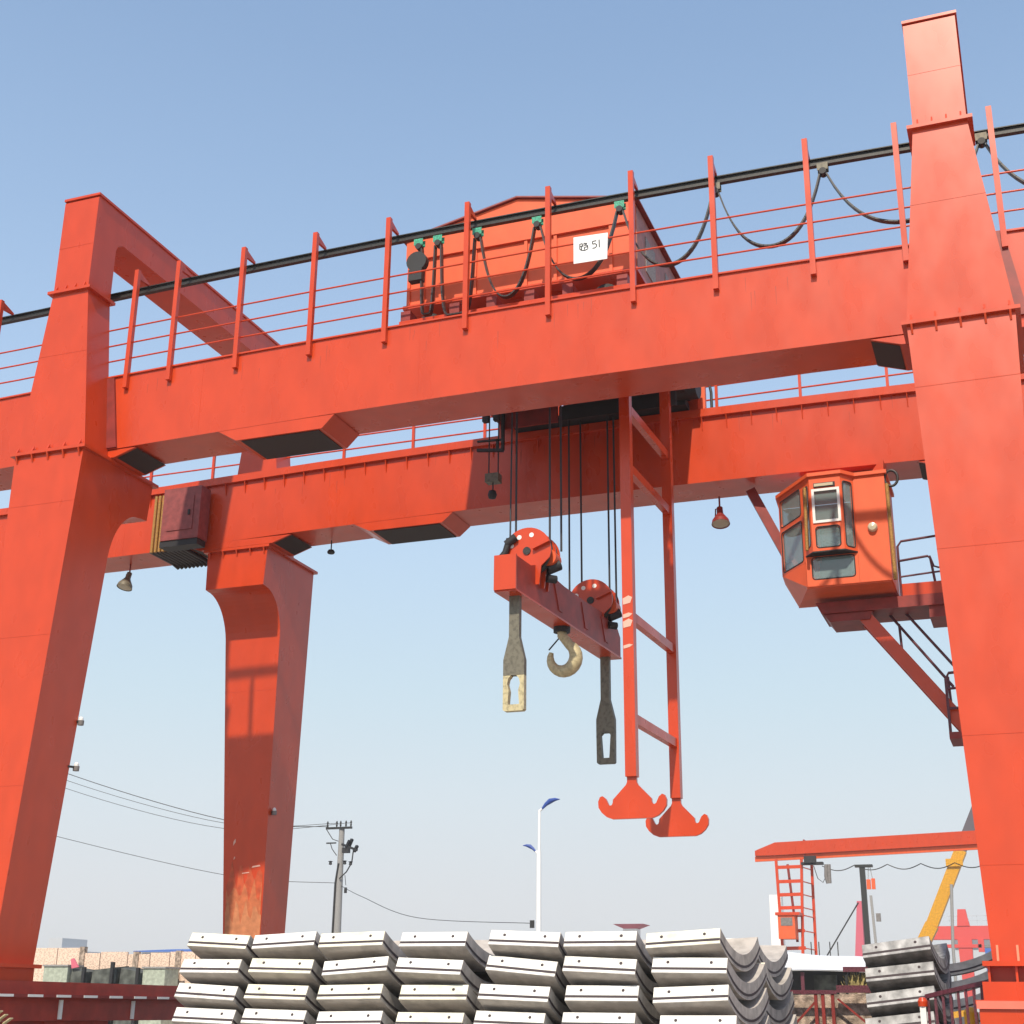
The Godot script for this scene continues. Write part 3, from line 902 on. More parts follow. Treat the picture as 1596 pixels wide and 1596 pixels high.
func build_hanger() -> void:
	var o := thing("hook_hanger", "tall red ladder frame ending in two double horned hook plates", "lifting frame", v(-5.2, 2.6, -19.7))
	var s := new_st()
	var a := [-5.235, -18.62]
	var b := [-5.165, -20.80]
	for q in [a, b]:
		s = new_st()
		bx(s, v(q[0] - 0.078, 3.0, q[1] + 0.075), v(q[0] + 0.078, 9.78, q[1] - 0.075))
		obj("post", s, M.paint, o)
	for q in [[5.42, 0.10], [5.22, 0.06], [5.08, 0.10], [4.78, 0.05]]:
		s = new_st()
		plate(s, PackedVector2Array([Vector2(-5.30, q[0]), Vector2(-5.235 + q[1] * 0.4, q[0] + 0.02), Vector2(-5.165, q[0] + q[1]), Vector2(-5.22, q[0] + q[1] * 1.3), Vector2(-5.305, q[0] + q[1] * 0.9)]), -18.54, -18.544)
		obj("worn_paint", s, M.worn, o)
	for y in [8.5, 7.55, 5.28, 3.82]:
		s = new_st()
		bar(s, v(a[0], y, a[1] - 0.076), v(b[0], y, b[1] + 0.076), 0.10, 0.13)
		obj("strut", s, M.paint, o)
	for q in [a, b]:
		var xx: float = q[0]
		s = new_st()
		var half := [Vector2(0.066, 3.02), Vector2(0.066, 2.93), Vector2(0.085, 2.89), Vector2(0.27, 2.70), Vector2(0.272, 2.665), Vector2(0.285, 2.63), Vector2(0.31, 2.622), Vector2(0.335, 2.635), Vector2(0.35, 2.67), Vector2(0.375, 2.72), Vector2(0.42, 2.755), Vector2(0.455, 2.74), Vector2(0.48, 2.68), Vector2(0.475, 2.60), Vector2(0.43, 2.53), Vector2(0.36, 2.47), Vector2(0.28, 2.44)]
		var poly := PackedVector2Array()
		for p in half:
			poly.append(Vector2(xx + p.x, p.y))
		half.reverse()
		for p in half:
			poly.append(Vector2(xx - p.x, p.y))
		plate(s, poly, q[1] + 0.03, q[1] - 0.03)
		obj("hook_plate", s, M.paint, o)

func build_aux_hook() -> void:
	var o := thing("small_hook_block", "small auxiliary hook block hanging on two thin ropes left of the main ropes", "hook block", v(-8.2, 8.3, -20.8))
	var s := new_st()
	for xx in [-8.28, -8.11]:
		s = new_st()
		tube(s, [v(xx, 8.55, -20.8), v(xx, 9.8, -20.8)], 0.012, 6)
		obj("wire_rope", s, M.rope, o)
	s = new_st()
	bar(s, v(-8.5, 9.06, -20.8), v(-8.02, 9.0, -20.8), 0.06, 0.05)
	bar(s, v(-8.5, 9.22, -20.8), v(-8.02, 9.2, -20.8), 0.04, 0.03)
	bar(s, v(-8.03, 9.0, -20.8), v(-8.03, 9.75, -20.8), 0.05, 0.05)
	bar(s, v(-8.13, 9.0, -20.8), v(-8.13, 9.22, -20.8), 0.04, 0.04)
	obj("guide_frame", s, M.black, o)
	s = new_st()
	bx(s, v(-8.32, 8.43, -20.72), v(-8.08, 8.58, -20.9))
	obj("weight", s, M.steel, o)
	s = new_st()
	tube(s, [v(-8.2, 8.43, -20.8), v(-8.2, 8.3, -20.8)], 0.012, 6)
	lathe(s, v(-8.21, 8.13, -20.8), Vector3.UP, [Vector2(0, 0), Vector2(0.06, 0.02), Vector2(0.08, 0.08), Vector2(0.06, 0.15), Vector2(0, 0.17)], 14)
	obj("hook_ball", s, M.black, o)

func build_festoon() -> void:
	var o := thing("festoon_cable", "black flat cable hanging in loops below the track along the near girder", "cable", v(-4.0, 11.1, -17.31))
	var s := new_st()
	var cx := [-8.10, -7.78, -7.13, -6.17, -4.89, -3.47, -1.95, 0.16, 2.2, 4.0]
	var low := [9.86, 9.78, 9.93, 10.03, 10.0, 10.02, 10.05, 10.1, 10.1]
	for i in cx.size():
		var xx: float = cx[i]
		s = new_st()
		bx(s, v(xx - 0.075, 11.06, -17.26), v(xx + 0.075, 11.17, -17.268))
		bx(s, v(xx - 0.075, 11.06, -17.352), v(xx + 0.075, 11.17, -17.36))
		bx(s, v(xx - 0.04, 11.05, -17.27), v(xx + 0.04, 11.115, -17.35))
		var car := obj("cable_carrier", s, M.green if i < 5 else M.steel, o)
		s = new_st()
		disc(s, v(xx, 11.04, -17.25), v(xx, 11.04, -17.37), 0.05, 14)
		obj("saddle", s, M.black, car)
		if i + 1 < cx.size():
			var d: float = cx[i + 1] - xx
			var n := 24
			var pts := []
			for k in n + 1:
				var t := float(k) / n
				var u := t * 2 - 1
				var px := xx + 0.05 + (d - 0.1) * (0.5 + 0.5 * u)
				pts.append(v(px, low[i] + (11.0 - low[i]) * ((cosh(2.3 * u) - 1.0) / (cosh(2.3) - 1.0) if d > 0.8 else pow(absf(u), 7.0)), -17.31))
			s = new_st()
			for k in n:
				var a: Vector3 = pts[k]
				var b: Vector3 = pts[k + 1]
				bar(s, a, b + (b - a).normalized() * 0.006, 0.09, 0.022, Vector3(0, 0, 1).cross((b - a).normalized()))
			obj("cable_loop", s, M.cable, o)
	s = new_st()
	disc(s, v(-8.12, 10.78, -17.25), v(-8.12, 10.78, -17.36), 0.165, 20)
	bx(s, v(-8.24, 10.45, -17.24), v(-8.02, 10.64, -17.37))
	obj("cable_reel", s, M.black, o)

func build_sign() -> void:
	var o := thing("number_sign", "white hand lettered board tied to the railing in front of the winch house", "sign", v(-5.25, 10.33, -16.98))
	var s := new_st()
	hexa(s, [v(-5.50, 10.09, -16.975), v(-5.0, 10.08, -16.975), v(-4.985, 10.50, -16.975), v(-5.5, 10.57, -16.975) - Vector3(0, 0.05, 0), v(-5.50, 10.09, -16.987), v(-5.0, 10.08, -16.987), v(-4.985, 10.50, -16.987), v(-5.5, 10.52, -16.987)])
	obj("board", s, M.white_paint, o)
	# painted strokes: the character and «51»
	var strokes := [[[0.0, 0.95], [0.0, 0.25], [0.25, 0.05], [0.6, 0.0], [0.95, 0.12]], [[0.0, 0.62], [0.45, 0.60]], [[0.04, 0.92], [0.3, 0.95], [0.32, 0.62]], [[0.22, 0.6], [0.2, 0.12]],
		[[0.58, 1.0], [0.45, 0.8]], [[0.55, 0.92], [0.85, 0.9], [0.62, 0.62]], [[0.5, 0.66], [0.7, 0.72], [0.98, 0.52]], [[0.95, 0.55], [0.97, 0.15]], [[0.55, 0.42], [0.9, 0.42]], [[0.55, 0.42], [0.56, 0.12]]]
	s = new_st()
	for st in strokes:
		for i in st.size() - 1:
			bar(s, v(-5.405 + st[i][0] * 0.125, 10.275 + st[i][1] * 0.125, -16.9735), v(-5.405 + st[i + 1][0] * 0.125, 10.275 + st[i + 1][1] * 0.125, -16.9735), 0.014, 0.003, Vector3(0, 0, 1))
	obj("character", s, M.black, o)
	var five := [[0.85, 1.0], [0.1, 1.0], [0.1, 0.6], [0.6, 0.62], [0.88, 0.45], [0.88, 0.2], [0.6, 0.02], [0.05, 0.02]]
	s = new_st()
	for i in five.size() - 1:
		bar(s, v(-5.22 + five[i][0] * 0.075, 10.285 + five[i][1] * 0.115, -16.9735), v(-5.22 + five[i + 1][0] * 0.075, 10.285 + five[i + 1][1] * 0.115, -16.9735), 0.015, 0.003, Vector3(0, 0, 1))
	obj("digit", s, M.black, o)
	s = new_st()
	bar(s, v(-5.115, 10.41, -16.9735), v(-5.112, 10.285, -16.9735), 0.016, 0.003, Vector3(0, 0, 1))
	obj("digit", s, M.black, o)

# ------------------------------------------------------------------ cabin, stair, lamps, cabinet
func window(parent: Node3D, o: Vector3, u: Vector3, up: Vector3, hole: Array) -> void:
	u = u.normalized()
	up = up.normalized()
	var n := u.cross(up).normalized()
	var s := new_st()
	var at := func(x: float, y: float, d: float) -> Vector3: return o + u * x + up * y - n * d
	var a: float = hole[0] - 0.01
	var b: float = hole[1] - 0.01
	var c: float = hole[2] + 0.01
	var d: float = hole[3] + 0.01
	hexa(s, [at.call(a, b, 0.018), at.call(c, b, 0.018), at.call(c, d, 0.018), at.call(a, d, 0.018), at.call(a, b, 0.024), at.call(c, b, 0.024), at.call(c, d, 0.024), at.call(a, d, 0.024)])
	obj("window_pane", s, M.glass, parent)
	var rim := []
	var rr := 0.045
	for ci in 4:
		var cx: float = hole[0] + rr if ci == 0 or ci == 3 else hole[2] - rr
		var cy: float = hole[1] + rr if ci < 2 else hole[3] - rr
		for k in 5:
			var an: float = PI + ci * PI / 2 + k * PI / 8
			rim.append(at.call(cx + cos(an) * rr, cy + sin(an) * rr, 0.0))
	rim.append(rim[0])
	s = new_st()
	tube(s, rim, 0.010, 6)
	obj("window_seal", s, M.rubber, parent)

func build_cabin() -> void:
	var o := thing("operator_cabin", "orange operator cabin with bay window hung below the far girder", "crane cabin", v(-2.6, 6.2, -22.0))
	var s := new_st()
	var up := Vector3.UP
	var R := Vector3.RIGHT
	# main front wall beside the bay, and the strip with the low window
	s = new_st()
	panel(s, v(-2.28, 6.2, -21.15), R, up, 0.48, 1.72, null)
	obj("front_wall", s, M.orange, o)
	s = new_st()
	panel(s, v(-3.08, 6.2, -21.15), R, up, 0.797, 0.56, [0.09, 0.11, 0.74, 0.46], 0.08)
	var lw := obj("low_wall", s, M.orange, o)
	window(lw, v(-3.08, 6.2, -21.15), R, up, [0.09, 0.11, 0.74, 0.46])
	# angled left facet with two windows
	var B := v(-3.56, 6.2, -21.78)
	var C := v(-3.084, 6.2, -21.15)
	var fu := (C - B).normalized()
	var fw := (C - B).length()
	s = new_st()
	panel(s, B + up * 1.16, fu, up, fw, 0.56, [0.05, 0.04, fw - 0.06, 0.48], 0.08)
	var f1 := obj("angled_wall", s, M.orange, o)
	window(f1, B + up * 1.16, fu, up, [0.05, 0.04, fw - 0.06, 0.48])
	s = new_st()
	panel(s, B + up * 0.40, fu, up, fw, 0.757, [0.05, 0.0401, fw - 0.06, 0.71], 0.09)
	var f2 := obj("angled_wall", s, M.orange, o)
	window(f2, B + up * 0.40, fu, up, [0.05, 0.04, fw - 0.06, 0.71])
	s = new_st()
	tri(s, B + up * 0.397, C + up * 0.397, C, Vector3(-1, 0, 1).normalized())
	tri(s, B + up * 0.397, C, v(-3.40, 6.2, -22.25), Vector3(-0.8, -0.6, 0).normalized())
	tri(s, B + up * 0.397, v(-3.60, 6.6, -22.25), v(-3.40, 6.2, -22.25), Vector3(-0.8, -0.6, 0).normalized())
	obj("lower_corner", s, M.orange, o)
	# bay
	s = new_st()
	panel(s, v(-2.93, 7.13, -20.94), R, up, 0.48, 0.79, [0.05, 0.04, 0.44, 0.56], 0.02)
	var bay := obj("bay_front", s, M.orange, o)
	window(bay, v(-2.93, 7.13, -20.94), R, up, [0.05, 0.04, 0.44, 0.56])
	s = new_st()
	for q in [[0.03, 0.02, 0.46, 0.06], [0.03, 0.54, 0.46, 0.58], [0.03, 0.06, 0.07, 0.54], [0.42, 0.06, 0.46, 0.54]]:
		bx(s, v(-2.93 + q[0], 7.13 + q[1], -20.938), v(-2.93 + q[2], 7.13 + q[3], -20.922))
	obj("window_frame", s, M.white, bay)
	s = new_st()
	bx(s, v(-2.86, 7.735, -20.938), v(-2.53, 7.80, -20.91))
	obj("lamp_bar", s, M.black, bay)
	s = new_st()
	bx(s, v(-2.85, 7.745, -20.91), v(-2.56, 7.79, -20.905))
	obj("lamp_lens", s, M.lens, bay)
	s = new_st()
	panel(s, v(-2.93, 6.70, -20.94), R, up, 0.48, 0.427, [0.06, 0.05, 0.43, 0.39], 0.08)
	var bay2 := obj("bay_front", s, M.orange, o)
	window(bay2, v(-2.93, 6.70, -20.94), R, up, [0.06, 0.05, 0.43, 0.39])
	var cu := Vector3(0.168, 0, -0.208)
	s = new_st()
	panel(s, v(-2.448, 6.70, -20.942), cu, up, 0.266, 1.22, [0.04, 0.05, 0.226, 1.12], 0.05)
	var bay3 := obj("bay_side", s, M.orange, o)
	window(bay3, v(-2.448, 6.70, -20.942), cu, up, [0.04, 0.05, 0.226, 1.12])
	s = new_st()
	panel(s, v(-3.08, 6.70, -21.148), Vector3(0.148, 0, 0.206), up, 0.253, 1.22, [0.05, 0.1, 0.2, 1.1], 0.04)
	var bay4 := obj("bay_side", s, M.orange, o)
	window(bay4, v(-3.08, 6.70, -21.148), Vector3(0.148, 0, 0.206), up, [0.05, 0.1, 0.2, 1.1])
	s = new_st()
	hexa(s, [v(-2.93, 6.68, -20.94), v(-2.45, 6.68, -20.94), v(-2.28, 6.68, -21.15), v(-3.08, 6.68, -21.15), v(-2.93, 6.697, -20.94), v(-2.45, 6.697, -20.94), v(-2.28, 6.697, -21.15), v(-3.08, 6.697, -21.15)])
	obj("bay_floor", s, M.black, o)
	s = new_st()
	tube(s, [v(-3.02, 6.72, -20.93), v(-3.0, 7.75, -20.93)], 0.025, 8)
	obj("grab_pole", s, M.pipe_yellow, o)
	# other walls, roof, floor
	s = new_st()
	panel(s, v(-1.80, 6.2, -21.192), Vector3(0, 0, -1), up, 1.058, 1.72, null)
	obj("right_wall", s, M.orange, o)
	s = new_st()
	panel(s, v(-3.60, 6.6, -22.25), Vector3(0.04, 0, 0.47), up, 0.47, 1.32, null)
	obj("left_wall", s, M.orange, o)
	s = new_st()
	bx(s, v(-3.36, 6.22, -22.25), v(-1.84, 6.62, -22.29))
	bx(s, v(-3.56, 6.62, -22.25), v(-1.84, 7.90, -22.29))
	obj("back_wall", s, M.orange, o)
	s = new_st()
	var plan := PackedVector2Array([Vector2(-3.64, -22.29), Vector2(-3.60, -21.76), Vector2(-3.10, -21.10), Vector2(-2.95, -20.90), Vector2(-2.43, -20.90), Vector2(-2.25, -21.11), Vector2(-1.76, -21.11), Vector2(-1.76, -22.29)])
	prism(s, plan, func(p: Vector2, k: float): return v(p.x, 7.95 + 0.028 * k, p.y))
	obj("roof", s, M.orange, o)
	s = new_st()
	var fl := PackedVector2Array([Vector2(-3.40, -22.25), Vector2(-3.09, -21.17), Vector2(-1.82, -21.17), Vector2(-1.82, -22.25)])
	prism(s, fl, func(p: Vector2, k: float): return v(p.x, 6.19 + 0.01 * k, p.y))
	obj("floor", s, M.orange, o)
	s = new_st()
	hexa(s, [v(-2.0, 7.98, -21.2), v(-1.80, 7.98, -21.2), v(-1.80, 8.18, -21.2), v(-1.84, 8.18, -21.2), v(-2.0, 7.98, -21.6), v(-1.80, 7.98, -21.6), v(-1.80, 8.24, -21.6), v(-1.84, 8.24, -21.6)])
	bx(s, v(-3.2, 7.98, -21.8), v(-1.85, 8.23, -22.2))
	obj("hanger", s, M.paint, o)
	# inside
	s = new_st()
	bx(s, v(-2.95, 6.22, -21.7), v(-2.45, 6.75, -22.1))
	bx(s, v(-2.95, 6.75, -22.0), v(-2.45, 7.4, -22.1))
	obj("seat", s, M.black, o)
	s = new_st()
	bx(s, v(-2.85, 7.1, -21.5), v(-2.3, 7.2, -21.8))
	bx(s, v(-2.4, 6.22, -21.45), v(-2.2, 7.1, -21.8))
	obj("control_desk", s, M.pole, o)
	# small things outside
	s = new_st()
	lathe(s, v(-2.03, 7.06, -21.148), Vector3(0, 0, 1), [Vector2(0.075, 0), Vector2(0.075, 0.03), Vector2(0.06, 0.07), Vector2(0, 0.085)], 20)
	obj("round_lamp", s, M.lens, o)
	s = new_st()
	tube(s, [v(-1.77, 7.75, -21.15), v(-1.755, 6.2, -21.15)], 0.03, 10)
	obj("down_pipe", s, M.pipe_yellow, o)
	s = new_st()
	var ring := []
	for i in 21:
		ring.append(v(-1.70 + 0.1 * cos(i * TAU / 20), 7.85 + 0.13 * sin(i * TAU / 20), -21.2))
	tube(s, ring, 0.022, 8)
	obj("cable_coil", s, M.cable, o)

func build_access() -> void:
	var o := thing("access_stair", "dark red steel platform and stair with pipe railing beside the cabin", "stairs", v(-1.9, 3.9, -22.4))
	var s := new_st()
	hexa(s, [v(-3.06, 6.10, -21.75), v(-0.85, 6.10, -21.75), v(-0.85, 5.92, -21.75), v(-2.98, 5.92, -21.75), v(-3.06, 6.10, -22.6), v(-0.85, 6.10, -22.6), v(-0.85, 5.92, -22.6), v(-2.98, 5.92, -22.6)])
	obj("platform", s, M.dark_red, o)
	s = new_st()
	hexa(s, [v(-2.95, 5.917, -21.8), v(-2.2, 5.917, -21.8), v(-2.25, 5.79, -21.8), v(-2.86, 5.79, -21.8), v(-2.95, 5.917, -22.5), v(-2.2, 5.917, -22.5), v(-2.25, 5.79, -22.5), v(-2.86, 5.79, -22.5)])
	obj("under_beam", s, M.dark_red, o)
	s = new_st()
	bx(s, v(-1.35, 5.74, -21.8), v(-0.85, 5.917, -22.5))
	obj("under_beam", s, M.dark_red, o)
	s = new_st()
	bx(s, v(-1.72, 6.09, -21.78), v(-0.85, 6.30, -21.86))
	obj("toe_board", s, M.paint, o)
	for z in [-21.85, -22.2]:
		s = new_st()
		bar(s, v(-2.45, 6.02, z), v(-0.92, 3.95, z), 0.03, 0.2)
		obj("stringer", s, M.paint, o)
		if z > -22:
			continue
		for q in [[-2.07, 6.04 + 0.02, -1.12, 4.72], [-1.82, 6.06, -0.92, 4.82]]:
			s = new_st()
			tube(s, [v(q[0], q[1], z), v(q[2], q[3], z)], 0.022, 8)
			obj("handrail", s, M.purple, o)
		for k in [0.42, 0.85]:
			s = new_st()
			var bxx := lerpf(-2.45, -0.92, k)
			var byy := lerpf(6.02, 3.95, k)
			tube(s, [v(bxx - 0.02, byy, z), v(bxx + 0.02 - 0.06, byy + 0.62, z)], 0.02, 8)
			obj("handrail_post", s, M.purple, o)
	for i in 11:
		var t := (i + 0.5) / 11.0
		s = new_st()
		var xx := lerpf(-2.4, -0.97, t)
		var yy := lerpf(6.0, 4.02, t)
		bx(s, v(xx - 0.07, yy, -21.866), v(xx + 0.07, yy + 0.02, -22.184))
		obj("tread", s, M.dark_red, o)
	s = new_st()
	bx(s, v(-1.22, 3.84, -21.7), v(-0.5, 3.94, -22.4))
	obj("landing", s, M.dark_red, o)
	s = new_st()
	tube(s, [v(-1.2, 3.94, -21.75), v(-1.2, 4.75, -21.75), v(-1.15, 4.84, -21.75), v(-0.6, 4.86, -21.75)], 0.022, 8)
	tube(s, [v(-1.2, 4.6, -21.75), v(-0.6, 4.62, -21.75)], 0.02, 8)
	tube(s, [v(-1.2, 4.3, -21.75), v(-0.6, 4.32, -21.75)], 0.02, 8)
	obj("landing_rail", s, M.purple, o)
	s = new_st()
	tube(s, [v(-1.74, 6.1, -21.8), v(-1.74, 6.92, -21.8), v(-1.68, 7.0, -21.8), v(-0.8, 7.06, -21.8)], 0.02, 8)
	tube(s, [v(-1.74, 6.68, -21.8), v(-1.3, 6.72, -21.8), v(-1.26, 6.68, -21.8), v(-1.2, 6.09, -21.8)], 0.02, 8)
	tube(s, [v(-1.74, 6.42, -21.8), v(-1.25, 6.45, -21.8), v(-0.8, 6.47, -21.8)], 0.016, 8)
	tube(s, [v(-1.27, 6.72, -21.8), v(-1.22, 6.55, -21.8), v(-1.15, 6.52, -21.8), v(-0.8, 6.54, -21.8)], 0.016, 8)
	obj("platform_rail", s, M.purple, o)
	s = new_st()
	bar(s, v(-4.05, 8.22, -22.0), v(-3.48, 6.95, -22.1), 0.08, 0.16)
	obj("hanger_strut", s, M.dark_red, o)

func build_cabinet() -> void:
	var o := thing("electrical_cabinet", "dull maroon electrical cabinet with yellow conduits on the far girder at left", "cabinet", v(-14.7, 8.2, -21.4))
	var s := new_st()
	bx(s, v(-15.08, 8.24, -21.2), v(-14.26, 9.27, -21.52))
	obj("case", s, M.maroon, o)
	s = new_st()
	bx(s, v(-14.96, 8.42, -21.185), v(-14.40, 9.08, -21.198))
	var d := obj("door", s, M.maroon, o)
	s = new_st()
	bx(s, v(-14.5, 8.70, -21.16), v(-14.46, 8.80, -21.184))
	obj("handle", s, M.black, d)
	s = new_st()
	bx(s, v(-15.1, 8.12, -21.22), v(-14.28, 8.235, -21.5))
	obj("plinth", s, M.black, o)
	for i in 5:
		s = new_st()
		tube(s, [v(-15.46 + i * 0.085, 8.14, -21.50), v(-15.46 + i * 0.085, 9.28, -21.50)], 0.032, 8)
		obj("conduit", s, M.pipe_yellow, o)
	for i in 9:
		s = new_st()
		tube(s, [v(-15.5 + i * 0.09, 8.18, -21.55), v(-15.5 + i * 0.09, 8.17, -22.3), v(-15.44 + i * 0.09, 8.10, -22.42)], 0.042, 8)
		obj("cable", s, M.cable, o)

func floodlight(xc: float, z: float, top: float, low: float, label: String, shade: StandardMaterial3D, tilt: float, size := 1.0) -> void:
	var o := thing("floodlight", label, "lamp", v(xc, low, z), "floodlights below the girder")
	var s := new_st()
	var ln := top - low
	tube(s, [v(xc, top, z), v(xc, low + 0.36, z)], 0.016, 8)
	obj("stem", s, M.dark_red, o)
	s = new_st()
	var ax := Vector3(tilt, -1, 0.25).normalized() * size
	var p := v(xc, low + 0.38, z)
	lathe(s, p, ax, [Vector2(0, 0), Vector2(0.05, 0.0), Vector2(0.055, 0.12), Vector2(0.07, 0.15), Vector2(0.14, 0.26), Vector2(0.155, 0.33), Vector2(0.15, 0.33), Vector2(0.13, 0.26), Vector2(0.0, 0.24)], 22)
	obj("lamp_shade", s, shade, o)
	s = new_st()
	lathe(s, p + ax * 0.315, ax, [Vector2(0.148, 0), Vector2(0.10, 0.02), Vector2(0, 0.03)], 22)
	obj("lens", s, M.lens, o)
	s = new_st()
	tube(s, [v(xc, low + 0.38, z), v(xc - 0.07, low + 0.36, z), v(xc - 0.08, low + 0.2, z)], 0.012, 6)
	obj("yoke", s, M.dark_red, o)

func leg_lamp(x: float, y: float, z: float, label: String, out: float) -> void:
	var o := thing("leg_lamp", label, "lamp", v(x, y, z), "small lamps on the legs")
	var s := new_st()
	bar(s, v(x, y, z), v(x + 0.02, y + 0.01, z - out), 0.03, 0.03)
	obj("bracket", s, M.dark_steel, o)
	s = new_st()
	lathe(s, v(x + 0.03, y - 0.045, z - out), Vector3(0, 1, 0), [Vector2(0, 0), Vector2(0.045, 0), Vector2(0.048, 0.07), Vector2(0, 0.07)], 14)
	obj("housing", s, M.grey, o)
	s = new_st()
	lathe(s, v(x + 0.03, y + 0.025, z - out), Vector3(0, 1, 0), [Vector2(0.035, 0), Vector2(0.035, 0.03), Vector2(0.02, 0.055), Vector2(0, 0.06)], 14)
	obj("bulb_cover", s, M.white, o)

# ------------------------------------------------------------------ concrete tunnel segments
const RI := 2.35
const TH := 0.205
const HALF := 0.48
var seg_proto: Node3D

func arc_slab(s: SurfaceTool, r0: float, r1: float, a0: float, a1: float, w: float, n: int) -> void:
	# between radii r0 and r1 and angles a0..a1 about the x axis, w wide; angle 0 points down
	var at := func(r: float, a: float, x: float) -> Vector3: return Vector3(x, RI + TH - r * cos(a), r * sin(a))
	for i in n:
		var p := lerpf(a0, a1, float(i) / n)
		var q := lerpf(a0, a1, float(i + 1) / n)
		for r in [r0, r1]:
			var sg := -1.0 if r == r0 else 1.0
			var np := Vector3(0, -cos(p), sin(p)) * sg
			var nq := Vector3(0, -cos(q), sin(q)) * sg
			smooth(s, [at.call(r, p, -w), at.call(r, p, w), at.call(r, q, w)], [np, np, nq])
			smooth(s, [at.call(r, p, -w), at.call(r, q, w), at.call(r, q, -w)], [np, nq, nq])
		for x in [-w, w]:
			quad(s, at.call(r0, p, x), at.call(r1, p, x), at.call(r1, q, x), at.call(r0, q, x), Vector3(x, 0, 0))
	for a in [a0, a1]:
		var nn := Vector3(0, sin(a), cos(a)) * signf(a - (a0 + a1) / 2)
		quad(s, at.call(r0, a, -w), at.call(r0, a, w), at.call(r1, a, w), at.call(r1, a, -w), nn)

func make_segment() -> Node3D:
	var o := Node3D.new()
	var s := new_st()
	var w := 0.466
	arc_slab(s, RI, RI + TH, -HALF, HALF, w, 20)
	obj_in("body", s, M.concrete, o)
	for sg in [1.0, -1.0]:
		var da := 0.002
		s = new_st()
		arc_slab(s, RI + 0.004, RI + 0.131, sg * HALF, sg * (HALF + da), w - 0.004, 1)
		arc_slab(s, RI + 0.166, RI + TH - 0.004, sg * HALF, sg * (HALF + da), w - 0.004, 1)
		var jf := obj_in("joint_face", s, M.joint, o)
		for x in [-0.27, 0.27]:
			s = new_st()
			var c := Vector3(x, RI + TH - (RI + 0.066) * cos(HALF), (RI + 0.066) * sin(HALF) * sg)
			var dir := Vector3(0, sin(HALF), cos(HALF) * sg)
			disc(s, c + dir * 0.0055, c + dir * 0.0085, 0.020, 12)
			obj_in("bolt_hole", s, M.gasket, jf)
	s = new_st()
	for sg in [1.0, -1.0]:
		arc_slab(s, RI + 0.133, RI + 0.164, sg * HALF, sg * (HALF + 0.0012), w - 0.004, 1)
	for x in [-1.0, 1.0]:
		var t := new_st()
		arc_slab(t, RI + 0.133, RI + 0.164, -HALF, HALF, 0.003, 16)
		s.append_from(t.commit(), 0, Transform3D(Basis(), Vector3(x * (w + 0.001), 0, 0)))
	obj_in("gasket", s, M.gasket, o)
	return o

func obj_in(called: String, s: SurfaceTool, m: Material, parent: Node3D) -> MeshInstance3D:
	var o := MeshInstance3D.new()
	o.mesh = s.commit()
	o.material_override = m
	o.name = called
	parent.add_child(o, true)
	return o

func place_segment(at: Vector3, turn: float, roll: float, label: String, group: String, wscale := 1.0) -> Node3D:
	var o: Node3D = seg_proto.duplicate()
	o.name = numbered("tunnel_segment")
	add_child(o)
	o.position = at
	o.rotation = Vector3(0, turn, roll)
	tag(o, label, "concrete segment", group)
	var tone := rng.randi() % 3
	for c in o.get_children():
		if String(c.name).begins_with("joint_face"):
			c.material_override = [M.joint, M.joint_warm, M.joint_dull][tone]
		elif String(c.name) == "body":
			c.material_override = [M.concrete, M.concrete_dark, M.concrete][tone]
	return o

func spacer(at: Vector3, turn: float, label: String) -> void:
	var o := thing("timber_spacer", label, "timber", at, "timber spacers between the segments")
	o.rotation.y = turn
	var s := new_st()
	bx(s, Vector3(-0.48, 0.0, -0.05), Vector3(0.48, 0.075, 0.05))
	obj("timber", s, M.straw, o, true)

